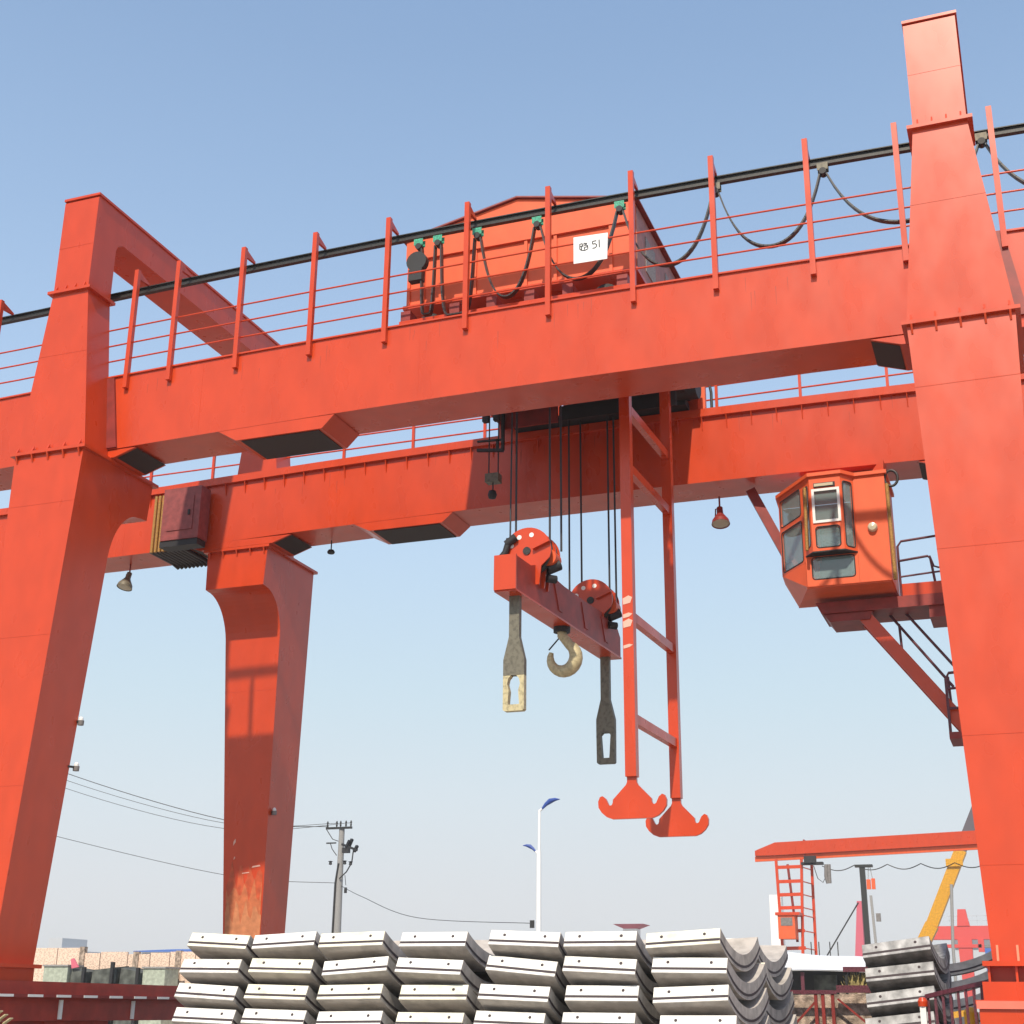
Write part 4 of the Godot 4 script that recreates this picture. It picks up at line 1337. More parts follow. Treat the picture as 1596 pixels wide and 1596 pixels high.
func build_segments() -> void:
	seg_proto = make_segment()
	var ord := ["first", "second", "third", "fourth", "fifth", "sixth", "seventh"]
	var lev := ["topmost", "second from the top", "third from the top", "fourth from the top", "fifth from the top", "sixth from the top", "seventh from the top", "lowest"]
	# front row: x centre, top tilt and turn of the seven stacks
	var xs := [-10.93, -9.87, -8.79, -7.62, -6.50, -5.40, -4.28]
	var tilt := [[-0.05, -0.01, -0.05, -0.03], [0.05, -0.02, -0.02, -0.02], [0.03, 0.07, 0.02, 0.02], [0.0, -0.04, 0.005, 0.0], [-0.04, -0.09, -0.035, -0.025], [0.005, -0.045, 0.0, 0.0], [0.055, -0.01, 0.04, 0.01]]
	var off := [[0.10, 0.03, -0.07, -0.07], [0.03, 0.0, -0.02, -0.05], [-0.02, 0.06, 0.02, 0.03], [0.0, -0.03, 0.0, 0.0], [0.08, 0.04, -0.03, -0.08], [0.02, 0.0, 0.02, 0.02], [0.0, 0.04, 0.07, 0.10]]
	rng.seed = 5
	for row in 2:
		for i in 7:
			for k in 8:
				var vis := k < 4
				if row == 1 and i < 4 and k > 2:
					continue
				var dx: float = (off[i][k] if vis else rng.randf_range(-0.05, 0.05)) if row == 0 else rng.randf_range(-0.06, 0.06)
				var rl: float = (tilt[i][k] if vis else rng.randf_range(-0.02, 0.02)) if row == 0 else rng.randf_range(-0.03, 0.03)
				var y := 0.67 + E - 0.325 * k - TH + rng.randf_range(-0.012, 0.012)
				var z := -18.62 - row * 2.32
				place_segment(Vector3(xs[i] + dx, y, z + rng.randf_range(-0.04, 0.04)), rng.randf_range(-0.03, 0.03), rl,
					"pale curved concrete segment, %s, %s stack from the left, %s row" % [lev[k], ord[i], "front" if row == 0 else "rear"], "tunnel segments stacked in two rows")
	# stack in front of the white shed, shade put into its greys
	for k in 8:
		var z := -22.1
		var y := 0.69 + E - 0.325 * k - TH
		var lone := place_segment(Vector3(-2.06 + rng.randf_range(-0.03, 0.03), y, z), -0.04 + rng.randf_range(-0.02, 0.02), 0.13 - 0.012 * k + rng.randf_range(-0.02, 0.02),
			"grey concrete segment, %s, lone stack beside the pipe railing" % lev[k], "lone stack of segments")
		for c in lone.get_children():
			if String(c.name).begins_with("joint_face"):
				c.material_override = M.shaded_joint
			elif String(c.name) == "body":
				c.material_override = M.shaded_concrete
	# segments lying the other way beside the right leg
	for k in 8:
		var y := 0.68 + E - 0.33 * k
		place_segment(Vector3(-2.38 + rng.randf_range(-0.04, 0.04), y, -30.0), PI / 2 + 0.05, 0.0,
			"pale segment turned broadside, %s, stack beside the right leg" % lev[k], "broadside stack of segments")

# ------------------------------------------------------------------ background
func build_left_yard() -> void:
	var o := thing("hoarding", "faded pink hoarding wall of printed boards beyond the left sill beam", "wall", v(-27.5, -E, -38))
	var s := new_st()
	var xs := [-31.4, -30.3, -29.3, -28.4, -27.7, -26.7, -25.9, -25.2, -24.3, -23.2, -22.0, -20.8]
	for i in xs.size() - 1:
		s = new_st()
		var top := 1.66 if i < 3 else 1.50 + 0.04 * sin(i * 2.1)
		bx(s, v(xs[i], -E, -38.0), v(xs[i + 1] - 0.03, top, -38.06 - 0.01 * (i % 2)))
		obj("board", s, M.board, o)
	for q in [[-28.37, 1.69], [-26.4, 1.54], [-24.9, 1.56]]:
		s = new_st()
		bx(s, v(q[0] - 0.09, -E, -37.95), v(q[0] + 0.09, q[1], -38.1))
		obj("post", s, M.tan, o)
	# bins and tarpaulined goods before it
	for q in [[-28.9, -28.03, 1.08, "pale green metal bin left of the dark tarpaulins"], [-25.36, -24.6, 1.02, "pale green metal bin right of the dark tarpaulins"]]:
		var b := thing("metal_bin", q[3], "bin", v((q[0] + q[1]) / 2, -E, -37.2), "pale green bins by the hoarding")
		s = new_st()
		bx(s, v(q[0], -E, -36.9), v(q[1], q[2], -37.6))
		obj("body", s, M.pale_green, b)
		s = new_st()
		bx(s, v(q[0] - 0.03, q[2], -36.86), v(q[1] + 0.03, q[2] + 0.05, -37.64))
		obj("lid", s, M.pole, b)
	var tp := [[-28.0, -27.3, 1.0, 0.92], [-27.25, -26.3, 0.98, 1.06], [-26.25, -25.4, 1.04, 0.9]]
	for i in 3:
		var q: Array = tp[i]
		var g := thing("covered_goods", ["dark tarpaulin bundle beside the pale green bin, the leftmost of three", "middle dark tarpaulin bundle before the pink hoarding", "dark tarpaulin bundle with sagging top, the rightmost of three"][i], "tarpaulin", v((q[0] + q[1]) / 2, -E, -37.2), "dark tarpaulin bundles")
		s = new_st()
		hexa(s, [v(q[0], -E, -36.8), v(q[1], -E, -36.8), v(q[1] - 0.05, q[3], -37.0), v(q[0] + 0.05, q[2], -37.0), v(q[0], -E, -37.7), v(q[1], -E, -37.7), v(q[1] - 0.05, q[3] + 0.05, -37.6), v(q[0] + 0.05, q[2] + 0.05, -37.6)])
		obj("tarpaulin", s, M.tarp, g)
		s = new_st()
		bx(s, v(q[1] - 0.12, -E, -36.76), v(q[1] - 0.02, q[3] + 0.14, -36.85))
		obj("stake", s, M.black, g)
	o = thing("red_pennant", "small red cloth scrap draped over the leftmost tarpaulin", "cloth", v(-27.9, 1.0, -36.9))
	s = new_st()
	hexa(s, [v(-28.0, 1.28, -36.95), v(-27.9, 1.32, -36.95), v(-27.65, 1.06, -36.9), v(-27.9, 1.02, -36.9), v(-28.0, 1.28, -36.99), v(-27.9, 1.32, -36.99), v(-27.65, 1.06, -36.94), v(-27.9, 1.02, -36.94)])
	obj("cloth", s, M.pink, o)
	o = thing("long_shed", "low white shed with a blue roof far behind the hoarding", "shed", v(-42, -E, -71))
	s = new_st()
	bx(s, v(-48.3, -E, -70), v(-34.0, 2.8, -76))
	obj("wall", s, M.white, o)
	s = new_st()
	hexa(s, [v(-48.6, 2.80, -69.6), v(-33.8, 2.80, -69.6), v(-33.8, 2.86, -69.6), v(-48.6, 2.86, -69.6), v(-48.2, 3.02, -73), v(-33.8, 3.02, -73), v(-33.8, 3.08, -73), v(-48.2, 3.08, -73)])
	obj("roof", s, M.blue_roof, o)
	for q in [[-132.0, -129.0, 6.8], [-129.0, -126.9, 8.0], [-126.9, -124.3, 6.7]]:
		pass
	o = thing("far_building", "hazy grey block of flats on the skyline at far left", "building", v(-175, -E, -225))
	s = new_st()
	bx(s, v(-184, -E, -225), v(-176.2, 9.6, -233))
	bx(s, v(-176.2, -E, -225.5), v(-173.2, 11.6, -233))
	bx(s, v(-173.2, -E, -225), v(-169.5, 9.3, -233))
	obj("block", s, M.hazed_grey, o)
	# bent steel strips in front of the sill
	o = thing("bent_steel_strips", "three bent rusty steel strips standing in front of the left sill beam", "scrap steel", v(-11.9, -E, -14.4))
	for i in 3:
		s = new_st()
		var pts := []
		for k in 9:
			var t := k / 8.0
			pts.append(v(-12.42 + i * 0.04 + 0.30 * t + 0.22 * t * t, -E + (1.62 - i * 0.04) * (1 - pow(1 - t, 1.6)), -14.5 - i * 0.05))
		for k in 8:
			bar(s, pts[k], pts[k + 1], 0.06, 0.012, Vector3(1, 0, 0))
		obj("strip", s, M.bare, o)

func build_poles() -> void:
	var o := thing("utility_pole", "grey concrete utility pole with a crossarm and tangled switchgear", "utility pole", v(-31.0, -E, -60))
	var s := new_st()
	tube(s, [v(-30.98, -E, -60), v(-30.99, 7.95, -60)], [0.24, 0.13], 14)
	obj("mast", s, M.pole, o)
	s = new_st()
	tube(s, [v(-31.15, -E, -59.8), v(-31.12, 5.4, -59.85), v(-31.0, 6.3, -59.85)], 0.05, 8)
	obj("conduit", s, M.black, o)
	s = new_st()
	bx(s, v(-31.75, 7.86, -59.82), v(-30.4, 7.96, -59.9))
	bx(s, v(-31.7, 7.2, -59.84), v(-31.2, 7.26, -59.9))
	obj("crossarm", s, M.dark_steel, o)
	for x in [-31.68, -31.2, -31.0, -30.72, -30.46]:
		s = new_st()
		lathe(s, v(x, 7.96, -59.86), Vector3.UP, [Vector2(0.02, 0), Vector2(0.05, 0.08), Vector2(0.03, 0.14), Vector2(0.05, 0.2), Vector2(0.02, 0.28), Vector2(0, 0.28)], 10)
		obj("insulator", s, M.dark_steel, o)
	s = new_st()
	bar(s, v(-30.85, 7.15, -59.8), v(-30.0, 6.85, -59.7), 0.1, 0.1)
	bar(s, v(-30.7, 6.8, -59.8), v(-30.4, 7.3, -59.7), 0.14, 0.12)
	bar(s, v(-30.5, 7.0, -59.8), v(-30.28, 7.36, -59.7), 0.13, 0.11)
	bar(s, v(-30.2, 6.8, -59.8), v(-30.0, 7.05, -59.7), 0.13, 0.11)
	bx(s, v(-30.78, 6.75, -59.7), v(-30.45, 6.98, -59.9))
	obj("switchgear", s, M.black, o)
	for q in [[-31.4, 6.32], [-30.66, 6.32], [-30.36, 6.28]]:
		s = new_st()
		lathe(s, v(q[0], q[1] - 0.1, -59.8), Vector3.UP, [Vector2(0, 0), Vector2(0.08, 0.03), Vector2(0.06, 0.14), Vector2(0.12, 0.17), Vector2(0, 0.2)], 10)
		obj("fuse", s, M.black, o)
	s = new_st()
	tube(s, [v(-30.25, 6.8, -59.8), v(-30.3, 6.3, -59.8), v(-30.55, 5.9, -59.8), v(-30.9, 5.6, -59.8)], 0.03, 6)
	tube(s, [v(-31.7, 7.86, -59.8), v(-31.35, 7.4, -59.8), v(-31.05, 7.3, -59.8)], 0.02, 6)
	tube(s, [v(-31.45, 7.2, -59.8), v(-31.35, 6.95, -59.8), v(-31.1, 6.65, -59.8)], 0.02, 6)
	tube(s, [v(-30.62, 5.75, -59.8), v(-30.55, 5.3, -59.8)], 0.015, 6)
	obj("jumper_wire", s, M.cable, o)
	s = new_st()
	bx(s, v(-30.6, 4.95, -59.75), v(-30.5, 5.2, -59.85))
	obj("insulator", s, M.dark_steel, o)
	# overhead wires, each one a thing
	var wires := [[[-50.0, 13.2, -55], [-44.7, 10.75, -56], [-36.2, 8.25, -58], [-31.7, 8.0, -60], 0.03, "uppermost overhead wire sloping down to the utility pole crossarm"],
		[[-50.0, 12.85, -55.2], [-44.7, 10.4, -56.2], [-36.2, 8.1, -58], [-31.2, 8.15, -60], 0.02, "second overhead wire just under the uppermost one"],
		[[-50.0, 12.4, -55.4], [-44.7, 10.0, -56.4], [-36.2, 7.85, -58], [-30.5, 8.15, -60], 0.02, "third overhead wire of the upper bundle"],
		[[-52.0, 9.4, -58], [-45.5, 7.75, -58], [-36.4, 5.8, -59], [-31.1, 5.42, -60], 0.022, "lone low overhead wire on the left of the utility pole"],
		[[-30.9, 5.3, -60], [-28.3, 4.55, -57], [-24.3, 3.45, -54], [-17.95, 2.95, -50.1], 0.02, "low overhead wire from the utility pole to the white street lamp"]]
	for wq in wires:
		s = new_st()
		var p := []
		var c := Curve3D.new()
		for i in 4:
			c.add_point(v(wq[i][0], wq[i][1], wq[i][2]))
		for i in 4:
			var prev: Vector3 = c.get_point_position(maxi(i - 1, 0))
			var nxt: Vector3 = c.get_point_position(mini(i + 1, 3))
			c.set_point_in(i, (prev - nxt) / 6)
			c.set_point_out(i, (nxt - prev) / 6)
		for k in 31:
			p.append(c.samplef(k / 10.0))
		tube(s, p, wq[4] * 0.65, 6)
		tag(obj("overhead_wire", s, M.cable), wq[5], "wire", "overhead wires")
	# street lamp
	o = thing("street_lamp", "white street lamp with two blue lamp heads at different heights", "street lamp", v(-17.67, -E, -50))
	s = new_st()
	tube(s, [v(-17.67, -E, -50), v(-17.67, 5.5, -50), v(-17.66, 5.55, -50), v(-17.65, 7.0, -50)], [0.11, 0.085, 0.055, 0.05], 14)
	obj("mast", s, M.white_paint, o)
	for q in [[-17.65, 7.0, 1.0, 1.0], [-17.72, 5.46, -1.0, 0.72]]:
		var k: float = q[2]
		var f: float = q[3]
		var x: float = q[0]
		var y: float = q[1]
		s = new_st()
		tube(s, [v(x, y - 0.05, -50), v(x + k * 0.1 * f, y + 0.04, -50)], 0.045, 10)
		obj("arm", s, M.white_paint, o)
		s = new_st()
		tube(s, [v(x + k * 0.08 * f, y + 0.01, -50), v(x + k * 0.25 * f, y + 0.19 * f, -50), v(x + k * 0.42 * f, y + 0.31 * f, -50), v(x + k * 0.62 * f, y + 0.36 * f, -50), v(x + k * 0.8 * f, y + 0.36 * f, -50)], [0.03, 0.07 * f, 0.10 * f, 0.06 * f, 0.012], 12)
		obj("lamp_head", s, M.blue, o)
	s = new_st()
	bx(s, v(-18.0, 2.78, -49.97), v(-17.84, 3.05, -50.03))
	obj("meter_box", s, M.dark_steel, o)

func build_second_crane() -> void:
	var o := thing("second_gantry_crane", "distant single girder gantry crane with lattice tower and small red cabin", "gantry crane", v(-14.9, -E, -88))
	var s := new_st()
	var zf := func(x: float) -> float: return -90.4 + (x + 17.2) * 0.33
	var beam := PackedVector2Array([Vector2(-17.45, 9.24), Vector2(-17.45, 9.55), Vector2(-16.1, 9.98), Vector2(6.0, 9.78), Vector2(6.0, 9.05), Vector2(-16.2, 9.2)])
	prism(s, beam, func(p: Vector2, k: float): return v(p.x, p.y, zf.call(p.x) + k * 0.3))
	obj("girder", s, M.paint, o)
	s = new_st()
	prism(s, PackedVector2Array([Vector2(-17.5, 8.9), Vector2(-17.5, 9.22), Vector2(-16.2, 9.19), Vector2(6.0, 9.045), Vector2(6.0, 8.78)]), func(p: Vector2, k: float): return v(p.x, p.y, zf.call(p.x) + k * 0.12))
	obj("lower_flange", s, M.orange, o)
	s = new_st()
	bx(s, v(-14.25, 8.9, -89.2), v(-14.17, 10.05, -89.9))
	obj("splice_plate", s, M.dark_red, o)
	for q in [[-15.86, -88.6, -15.6, -88.6], [-14.3, -88.6, -14.75, -88.6], [-13.95, -90.2, -14.05, -90.2]]:
		s = new_st()
		bar(s, v(q[0], 8.85, q[1]), v(q[2] if q[0] > -15 else q[2], -E, q[3]), 0.16, 0.16, Vector3(0, 0, 1))
		obj("tower_post", s, M.paint, o)
	s = new_st()
	bar(s, v(-15.3, 8.6, -89.4), v(-14.95, 4.0, -89.4), 0.14, 0.14, Vector3(0, 0, 1))
	obj("brace", s, M.dark_red, o)
	for y in [8.35, 7.5, 6.72, 5.95, 5.5, 4.6, 3.6, 2.6]:
		s = new_st()
		bar(s, v(-15.85 + (8.8 - y) * 0.025, y, -88.62), v(-14.35, y + 0.02, -88.62), 0.1, 0.2)
		bar(s, v(-14.35, y, -88.62), v(-14.0, y - 0.05, -90.1), 0.06, 0.06)
		obj("rung", s, M.paint, o)
	s = new_st()
	bx(s, v(-15.72, 4.1, -87.4), v(-14.72, 5.45, -88.5))
	var cab := obj("cabin", s, M.orange, o)
	s = new_st()
	bx(s, v(-15.55, 4.85, -87.37), v(-14.85, 5.32, -87.398))
	obj("window", s, M.grey, cab)
	s = new_st()
	bx(s, v(-15.85, 5.45, -87.3), v(-14.4, 5.62, -88.6))
	obj("roof", s, M.paint, cab)
	s = new_st()
	bx(s, v(-14.3, 8.45, -88.3), v(-13.0, 8.6, -88.8))
	bx(s, v(-14.1, 8.55, -88.2), v(-13.4, 8.95, -88.6))
	obj("trolley", s, M.black, o)
	s = new_st()
	for k in 2:
		tube(s, [v(-12.75 + k * 0.16, 8.4, -88), v(-12.8 + k * 0.2, 7.7, -88), v(-12.7 + k * 0.1, 7.3, -88)], 0.11, 8)
	obj("cable_bundle", s, M.grey, o)
	s = new_st()
	var pts := []
	for i in 61:
		var t := i / 60.0
		pts.append(v(-13.0 + t * 9.6, 8.32 - 0.30 * absf(sin(t * PI * 5)), -88))
	tube(s, pts, 0.03, 6)
	tube(s, [v(-13.5, 8.35, -88), v(-13.3, 7.6, -88), v(-13.0, 7.35, -88), v(-12.8, 7.7, -88)], 0.025, 6)
	obj("festoon", s, M.cable, o)
	# lone drilling mast and the pink jib beside it
	o = thing("drill_mast", "slim dark grey mast with a small red pulley block at its top", "mast", v(-10.6, -E, -86))
	s = new_st()
	bar(s, v(-10.4, 8.05, -86), v(-10.35, -E, -86), 0.3, 0.3, Vector3(0, 0, 1))
	obj("column", s, M.dark_steel, o)
	s = new_st()
	bx(s, v(-10.8, 8.0, -85.8), v(-9.8, 8.14, -86.2))
	obj("head", s, M.dark_steel, o)
	s = new_st()
	bar(s, v(-10.02, 6.4, -86), v(-9.75, -E, -86), 0.14, 0.14, Vector3(0, 0, 1))
	tube(s, [v(-10.05, 8.0, -86), v(-10.1, 7.3, -86)], 0.02, 6)
	tube(s, [v(-9.95, 8.0, -86), v(-9.85, 7.3, -86)], 0.02, 6)
	obj("guide_rail", s, M.pole, o)
	s = new_st()
	bx(s, v(-10.2, 6.75, -85.9), v(-9.98, 7.3, -86.1))
	bx(s, v(-9.92, 6.75, -85.9), v(-9.72, 7.35, -86.1))
	obj("pulley_block", s, M.orange, o)
	s = new_st()
	bx(s, v(-9.8, 4.95, -85.9), v(-9.55, 5.4, -86.1))
	obj("junction_box", s, M.grey, o)
	o = thing("pink_jib", "faded pink lattice jib leaning beside the dark mast", "crane jib", v(-12.7, -E, -100))
	s = new_st()
	hexa(s, [v(-13.5, -E, -100), v(-12.4, -E, -100), v(-12.4, -E, -101), v(-13.5, -E, -101), v(-12.6, 7.1, -100), v(-12.3, 7.1, -100), v(-12.3, 7.1, -100.4), v(-12.6, 7.1, -100.4)])
	obj("jib", s, M.pink, o)
	s = new_st()
	tube(s, [v(-12.5, 7.0, -100), v(-14.8, 3.6, -100)], 0.05, 6)
	obj("stay_rope", s, M.cable, o)
	o = thing("white_column", "white painted column standing behind the distant red tower", "column", v(-18.2, -E, -100))
	s = new_st()
	bx(s, v(-18.5, -E, -100), v(-17.7, 7.6, -100.8))
	obj("shaft", s, M.white, o)
	# telescopic crane
	o = thing("telescopic_crane_boom", "yellow telescopic crane boom with dark inner section rising to the right", "crane boom", v(-10, -E, -120))
	s = new_st()
	bar(s, v(-13.5, -0.6, -120), v(-9.4, 6.6, -120), 1.0, 1.2, Vector3(0, 0, 1))
	obj("base_section", s, M.yellow, o)
	s = new_st()
	bar(s, v(-9.4, 6.6, -120), v(-6.7, 12.3, -120), 0.9, 1.02, Vector3(0, 0, 1))
	obj("middle_section", s, M.yellow, o)
	s = new_st()
	bar(s, v(-6.75, 12.2, -120), v(-4.5, 16.9, -120), 0.8, 0.85, Vector3(0, 0, 1))
	obj("inner_section", s, M.boom_grey, o)
	s = new_st()
	bx(s, v(-7.9, 11.0, -119.3), v(-6.6, 11.6, -119.5))
	obj("collar", s, M.yellow, o)
	s = new_st()
	tube(s, [v(-7.6, 9.6, -119), v(-7.9, 5.0, -119), v(-7.95, 1.0, -119)], 0.12, 8)
	obj("lift_cylinder", s, M.pole, o)
	s = new_st()
	bx(s, v(-16, -E + 0.9, -118.5), v(-7, 0.3, -121.5))
	obj("carrier", s, M.yellow, o)
	# far red gantry in the haze
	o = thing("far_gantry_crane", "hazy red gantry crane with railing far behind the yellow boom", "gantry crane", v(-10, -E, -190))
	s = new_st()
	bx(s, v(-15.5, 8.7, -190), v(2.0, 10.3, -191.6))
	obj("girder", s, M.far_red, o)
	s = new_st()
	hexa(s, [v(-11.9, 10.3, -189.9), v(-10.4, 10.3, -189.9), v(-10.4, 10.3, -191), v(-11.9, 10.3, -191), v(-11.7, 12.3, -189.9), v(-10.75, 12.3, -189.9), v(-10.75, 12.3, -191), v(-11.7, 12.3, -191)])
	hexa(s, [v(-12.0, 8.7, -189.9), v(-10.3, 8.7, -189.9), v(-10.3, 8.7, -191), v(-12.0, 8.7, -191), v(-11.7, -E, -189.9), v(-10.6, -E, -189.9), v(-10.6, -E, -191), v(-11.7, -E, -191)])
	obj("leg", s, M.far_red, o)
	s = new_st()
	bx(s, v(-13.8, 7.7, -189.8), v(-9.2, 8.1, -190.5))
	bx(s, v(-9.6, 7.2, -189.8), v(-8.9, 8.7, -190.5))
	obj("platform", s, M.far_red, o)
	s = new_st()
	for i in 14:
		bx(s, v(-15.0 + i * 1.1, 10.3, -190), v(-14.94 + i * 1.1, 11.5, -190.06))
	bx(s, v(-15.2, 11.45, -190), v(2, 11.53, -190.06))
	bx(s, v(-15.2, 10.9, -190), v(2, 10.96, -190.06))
	obj("railing", s, M.hazed_grey, o)
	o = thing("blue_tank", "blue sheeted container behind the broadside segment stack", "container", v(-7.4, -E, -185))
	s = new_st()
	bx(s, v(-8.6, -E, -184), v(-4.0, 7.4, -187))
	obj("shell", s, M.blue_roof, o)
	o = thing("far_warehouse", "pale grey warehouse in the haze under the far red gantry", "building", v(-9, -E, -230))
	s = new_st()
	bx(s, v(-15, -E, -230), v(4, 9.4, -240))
	obj("wall", s, M.hazed_grey, o)
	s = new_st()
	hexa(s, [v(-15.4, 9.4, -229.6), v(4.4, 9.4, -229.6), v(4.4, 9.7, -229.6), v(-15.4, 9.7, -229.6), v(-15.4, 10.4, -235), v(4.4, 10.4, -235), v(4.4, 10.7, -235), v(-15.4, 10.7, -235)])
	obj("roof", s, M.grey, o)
	o = thing("far_pavilion", "tiny white tower with a flared red roof on the skyline", "tower", v(-57, -E, -200))
	s = new_st()
	bx(s, v(-58, -E, -200), v(-56, 10.9, -202))
	obj("tower", s, M.white, o)
	s = new_st()
	hexa(s, [v(-57.9, 10.9, -200), v(-56.1, 10.9, -200), v(-56.1, 10.9, -202), v(-57.9, 10.9, -202), v(-59.2, 11.5, -199), v(-54.8, 11.5, -199), v(-54.8, 11.5, -203), v(-59.2, 11.5, -203)])
	obj("roof", s, M.pink, o)

func build_right_yard() -> void:
	# white sheeted shed
	var o := thing("sheeted_shed", "white sheet roof over a dark open shed between the two segment stacks", "shed", v(-7, -E, -46))
	var s := new_st()
	var prev := []
	for i in 11:
		var t := i / 10.0
		var x := lerpf(-9.6, -5.3, t)
		var lo := 1.16 + 0.06 * sin(t * PI)
		var hi := 1.92 - 0.30 * t + 0.03 * sin(t * 9.0)
		var row := [v(x, lo, -45.2), v(x, lerpf(lo, hi, 0.6), -46.2), v(x, hi, -48.0)]
		if i:
			for k in 2:
				quad(s, prev[k], row[k], row[k + 1], prev[k + 1], Vector3(0, 1, 1))
				quad(s, prev[k] - Vector3(0, 0.03, 0), row[k] - Vector3(0, 0.03, 0), row[k + 1] - Vector3(0, 0.03, 0), prev[k + 1] - Vector3(0, 0.03, 0), Vector3(0, -1, -1))
		prev = row
	obj("sheet_roof", s, M.white_paint, o)
	s = new_st()
	bx(s, v(-9.6, -E, -47.6), v(-5.4, 1.3, -47.8))
	obj("rear_wall", s, M.black, o)
	s = new_st()
	bx(s, v(-7.4, -E, -46.9), v(-6.7, 1.1, -47.0))
	obj("curtain", s, M.tarp, o)
	for x in [-9.4, -7.5, -5.5]:
		s = new_st()
		bx(s, v(x - 0.05, -E, -45.35), v(x + 0.05, 1.15, -45.45))
		obj("post", s, M.purple, o)
	for x in [-7.6, -7.35, -7.0, -6.75]:
		s = new_st()
		bx(s, v(x - 0.015, 1.7, -48), v(x + 0.015, 2.15 - 0.03 * x * 0, -48.03))
		obj("roof_rod", s, M.dark_steel, o)
	# stained retaining wall and rail behind the first pile
	o = thing("retaining_wall", "stained low concrete wall below the purple railing right of the pile", "wall", v(-3.5, -E, -24))
	s = new_st()
	hexa(s, [v(-4.6, -E, -23.6), v(-2.6, -E, -23.6), v(-2.6, 0.28, -23.7), v(-4.6, 0.25, -23.7), v(-4.6, -E, -24.1), v(-2.6, -E, -24.1), v(-2.6, 0.28, -24.0), v(-4.6, 0.25, -24.0)])
	obj("wall_face", s, M.tan, o)
	o = thing("purple_railing", "purple painted pipe railing standing on the stained low wall", "railing", v(-3.4, 0.28, -23.4))
	s = new_st()
	bx(s, v(-4.4, 0.27, -23.36), v(-3.35, 0.325, -23.44))
	bx(s, v(-3.35, 0.29, -23.36), v(-2.7, 0.40, -23.44))
	obj("top_rail", s, M.purple, o)
	for x in [-3.68, -3.57, -3.42]:
		s = new_st()
		bx(s, v(x - 0.025, -E, -23.38), v(x + 0.025, 0.268, -23.43))
		obj("post", s, M.dark_red, o)
	s = new_st()
	bar(s, v(-4.15, -0.3, -23.45), v(-3.7, 0.15, -23.45), 0.03, 0.03)
	obj("brace", s, M.dark_red, o)
	s = new_st()
	bar(s, v(-3.35, 0.2, -23.45), v(-2.75, -0.3, -23.45), 0.03, 0.03)
	obj("brace", s, M.dark_red, o)
	o = thing("brush_heap", "heap of dry yellowish cuttings behind the purple railing", "brush heap", v(-3.0, 0.3, -24.5))
	rng.seed = 77
	s = new_st()
	for i in 110:
		var x := rng.randf_range(-3.35, -2.75)
		var y := rng.randf_range(0.28, 0.40)
		var h := rng.randf_range(0.06, 0.28)
		var p := v(x, y, -24.6 + rng.randf_range(-0.25, 0.2))
		var q := p + Vector3(rng.randf_range(-0.12, 0.12), h, rng.randf_range(-0.1, 0.1))
		var w := Vector3(rng.randf_range(0.015, 0.05), 0, rng.randf_range(-0.02, 0.02))
		tri(s, p - w, p + w, q, Vector3(0, 0.3, 1).normalized())
	obj("cuttings", s, M.straw, o).set_meta("kind", "stuff")
	s = new_st()
	bx(s, v(-3.45, -E, -24.4), v(-2.7, 0.3, -25.0))
	obj("bank", s, M.tan, o)
	# notice board above the heap
	o = thing("purple_board", "small purple board on a post above the dry cuttings", "sign board", v(-3.1, 0.6, -24.3))
	s = new_st()
	bx(s, v(-3.36, 0.62, -24.3), v(-2.95, 0.70, -24.34))
	obj("board", s, M.purple, o)
	s = new_st()
	bx(s, v(-3.34, -E, -24.345), v(-3.30, 0.7, -24.38))
	bx(s, v(-3.0, -E, -24.345), v(-2.97, 0.78, -24.38))
	obj("post", s, M.dark_steel, o)
	# pipe railing beside the right leg
	o = thing("pipe_railing", "purple pipe railing with many uprights beside the right sill beam", "railing", v(-1.2, -E, -18.5))
	s = new_st()
	var ra := v(-1.62, 0.195, -18.9)
	var rb := v(-0.83, 0.36, -18.3)
	bar(s, ra, rb, 0.06, 0.05)
	obj("top_rail", s, M.purple, o)
	s = new_st()
	bar(s, ra - Vector3(0, 0.9, 0), rb - Vector3(0, 0.9, 0), 0.05, 0.05)
	obj("bottom_rail", s, M.purple, o)
	for i in 9:
		var t := 0.02 + i * 0.12
		var p := ra.lerp(rb, t)
		s = new_st()
		bx(s, p + Vector3(-0.016, -0.026, 0.016), Vector3(p.x + 0.016, 0.0, p.z - 0.016))
		obj("upright", s, M.purple, o)
	o = thing("marker_post", "white marker post with a red cap at the end of the pipe railing", "post", v(-1.66, -E, -18.8))
	s = new_st()
	bx(s, v(-1.70, -E, -18.78), v(-1.63, 0.08, -18.85))
	obj("shaft", s, M.white, o)
	s = new_st()
	lathe(s, v(-1.665, 0.08, -18.815), Vector3.UP, [Vector2(0.055, 0), Vector2(0.06, 0.06), Vector2(0.04, 0.1), Vector2(0, 0.11)], 14)
	obj("cap", s, M.paint, o)
	o = thing("yellow_bollard", "yellow painted bollard glimpsed through the pipe railing", "bollard", v(-1.15, -E, -20.3))
	s = new_st()
	lathe(s, v(-1.2, -E, -20.3), Vector3.UP, [Vector2(0.09, 0), Vector2(0.09, 1.72), Vector2(0.05, 1.78), Vector2(0, 1.79)], 16)
	obj("shaft", s, M.yellow, o)

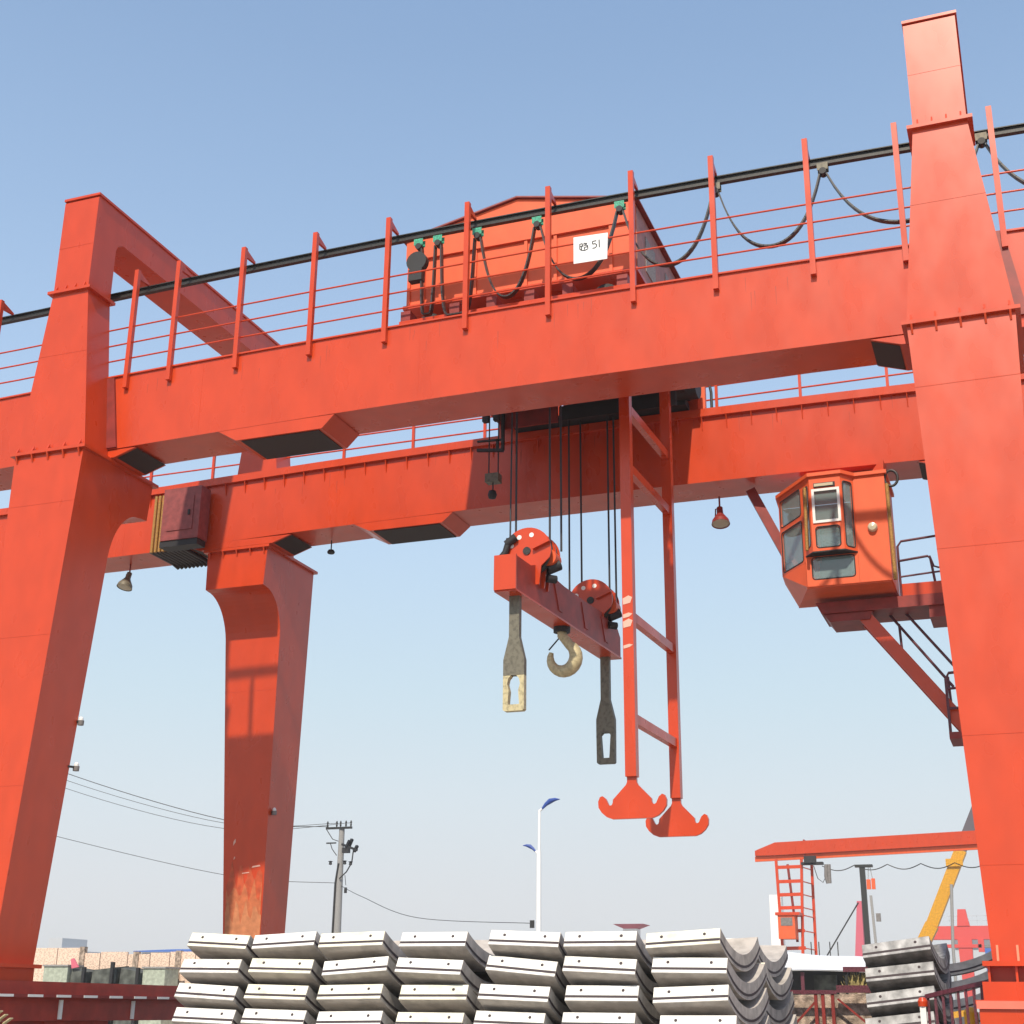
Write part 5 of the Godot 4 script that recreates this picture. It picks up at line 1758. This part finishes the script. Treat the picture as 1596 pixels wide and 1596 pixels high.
# ------------------------------------------------------------------ scene
func sky_image() -> Image:
	# clear sky by elevation in degrees, whiter and brighter round the sun behind the camera
	var stops := [[-90.0, Color8(150, 140, 125)], [-2.0, Color8(196, 196, 194)], [0.0, Color8(224, 225, 226)], [4.0, Color8(225, 229, 233)], [8.0, Color8(219, 231, 239)], [12.0, Color8(207, 228, 241)], [18.0, Color8(193, 219, 244)], [24.0, Color8(175, 204, 238)], [30.0, Color8(159, 189, 226)], [38.0, Color8(141, 172, 212)], [50.0, Color8(122, 156, 204)], [90.0, Color8(88, 126, 184)]]
	var w := 256
	var h := 256
	var im := Image.create(w, h, false, Image.FORMAT_RGBF)
	var to_sun := SUN.normalized()
	for y in h:
		var el := 90.0 - (y + 0.5) / h * 180.0
		var c: Color = stops[0][1]
		for i in stops.size() - 1:
			if el >= stops[i][0] and el <= stops[i + 1][0]:
				c = stops[i][1].lerp(stops[i + 1][1], (el - stops[i][0]) / (stops[i + 1][0] - stops[i][0]))
		var l := c.srgb_to_linear()
		var ce := cos(deg_to_rad(el))
		for x in w:
			var phi := (x + 0.5) / w * TAU
			var dir := Vector3(sin(phi) * ce, sin(deg_to_rad(el)), -cos(phi) * ce)
			var glow := 1.9 * exp(-rad_to_deg(dir.angle_to(to_sun)) / 21.0) if el > 0.0 else 0.0
			im.set_pixel(x, y, Color(l.r + glow * 0.75, l.g + glow * 0.72, l.b + glow * 0.66))
	return im

func _ready() -> void:
	var cam := Camera3D.new()
	cam.name = "camera"
	cam.fov = 40.03
	cam.near = 0.1
	cam.far = 3000.0
	cam.position = Vector3(0, E, 0)
	cam.rotation = Vector3(0.33991, 0.36084, 0.01041)
	add_child(cam)
	cam.current = true
	var env := Environment.new()
	env.background_mode = Environment.BG_SKY
	var sky := Sky.new()
	var pano := PanoramaSkyMaterial.new()
	pano.panorama = ImageTexture.create_from_image(sky_image())
	pano.energy_multiplier = 0.8
	sky.sky_material = pano
	env.sky = sky
	env.tonemap_mode = Environment.TONE_MAPPER_LINEAR
	env.tonemap_exposure = 1.25
	env.sdfgi_enabled = true
	env.ssao_enabled = true
	env.ssil_enabled = true
	env.fog_enabled = true
	env.fog_density = 0.0006
	env.fog_light_color = Color8(219, 221, 223)
	var we := WorldEnvironment.new()
	we.name = "world"
	we.environment = env
	add_child(we)
	var sun := DirectionalLight3D.new()
	sun.name = "sun"
	sun.light_energy = 1.14
	sun.light_color = Color(1.0, 0.95, 0.87)
	sun.light_angular_distance = 0.8
	sun.shadow_enabled = true
	sun.basis = Basis.looking_at(-SUN.normalized())
	add_child(sun)
	materials()
	var s := new_st()
	quad(s, Vector3(-1500, 0, -1500), Vector3(1500, 0, -1500), Vector3(1500, 0, 1500), Vector3(-1500, 0, 1500), Vector3.UP)
	var g := obj("ground", s, M.ground)
	structure(g)
	build_crane()
	build_trolley()
	build_lifting_beam()
	build_hanger()
	build_aux_hook()
	build_festoon()
	build_sign()
	build_cabin()
	build_access()
	build_cabinet()
	floodlight(-16.35, -22.1, 8.2, 7.62, "floodlight with a wide grey shade below the far girder near the cabinet", M.steel, -0.1)
	var pend := thing("pendant_lamp", "tiny dark pendant lamp below the far girder right of the far left leg", "lamp", v(-11.98, 7.98, -22.2))
	s = new_st()
	tube(s, [v(-11.98, 8.24, -22.2), v(-11.98, 8.05, -22.2)], 0.012, 8)
	obj("stem", s, M.black, pend)
	s = new_st()
	lathe(s, v(-11.98, 7.98, -22.2), Vector3.UP, [Vector2(0, 0.01), Vector2(0.06, 0), Vector2(0.075, 0.03), Vector2(0.05, 0.07), Vector2(0, 0.08)], 16)
	obj("lamp_shade", s, M.black, pend)
	floodlight(-4.6, -22.1, 8.2, 7.62, "dark red floodlight below the far girder left of the cabin", M.dark_red, 0.08)
	build_segments()
	leg_lamp(-13.37, 3.97, -17.17, "upper small lamp on the near left leg", 0.06)
	leg_lamp(-13.40, 3.30, -17.12, "lower small lamp standing off the near left leg on an arm", 0.16)
	leg_lamp(-13.18, 3.33, -22.72, "small lamp on the far left leg", 0.04)
	build_left_yard()
	build_poles()
	build_second_crane()
	build_right_yard()
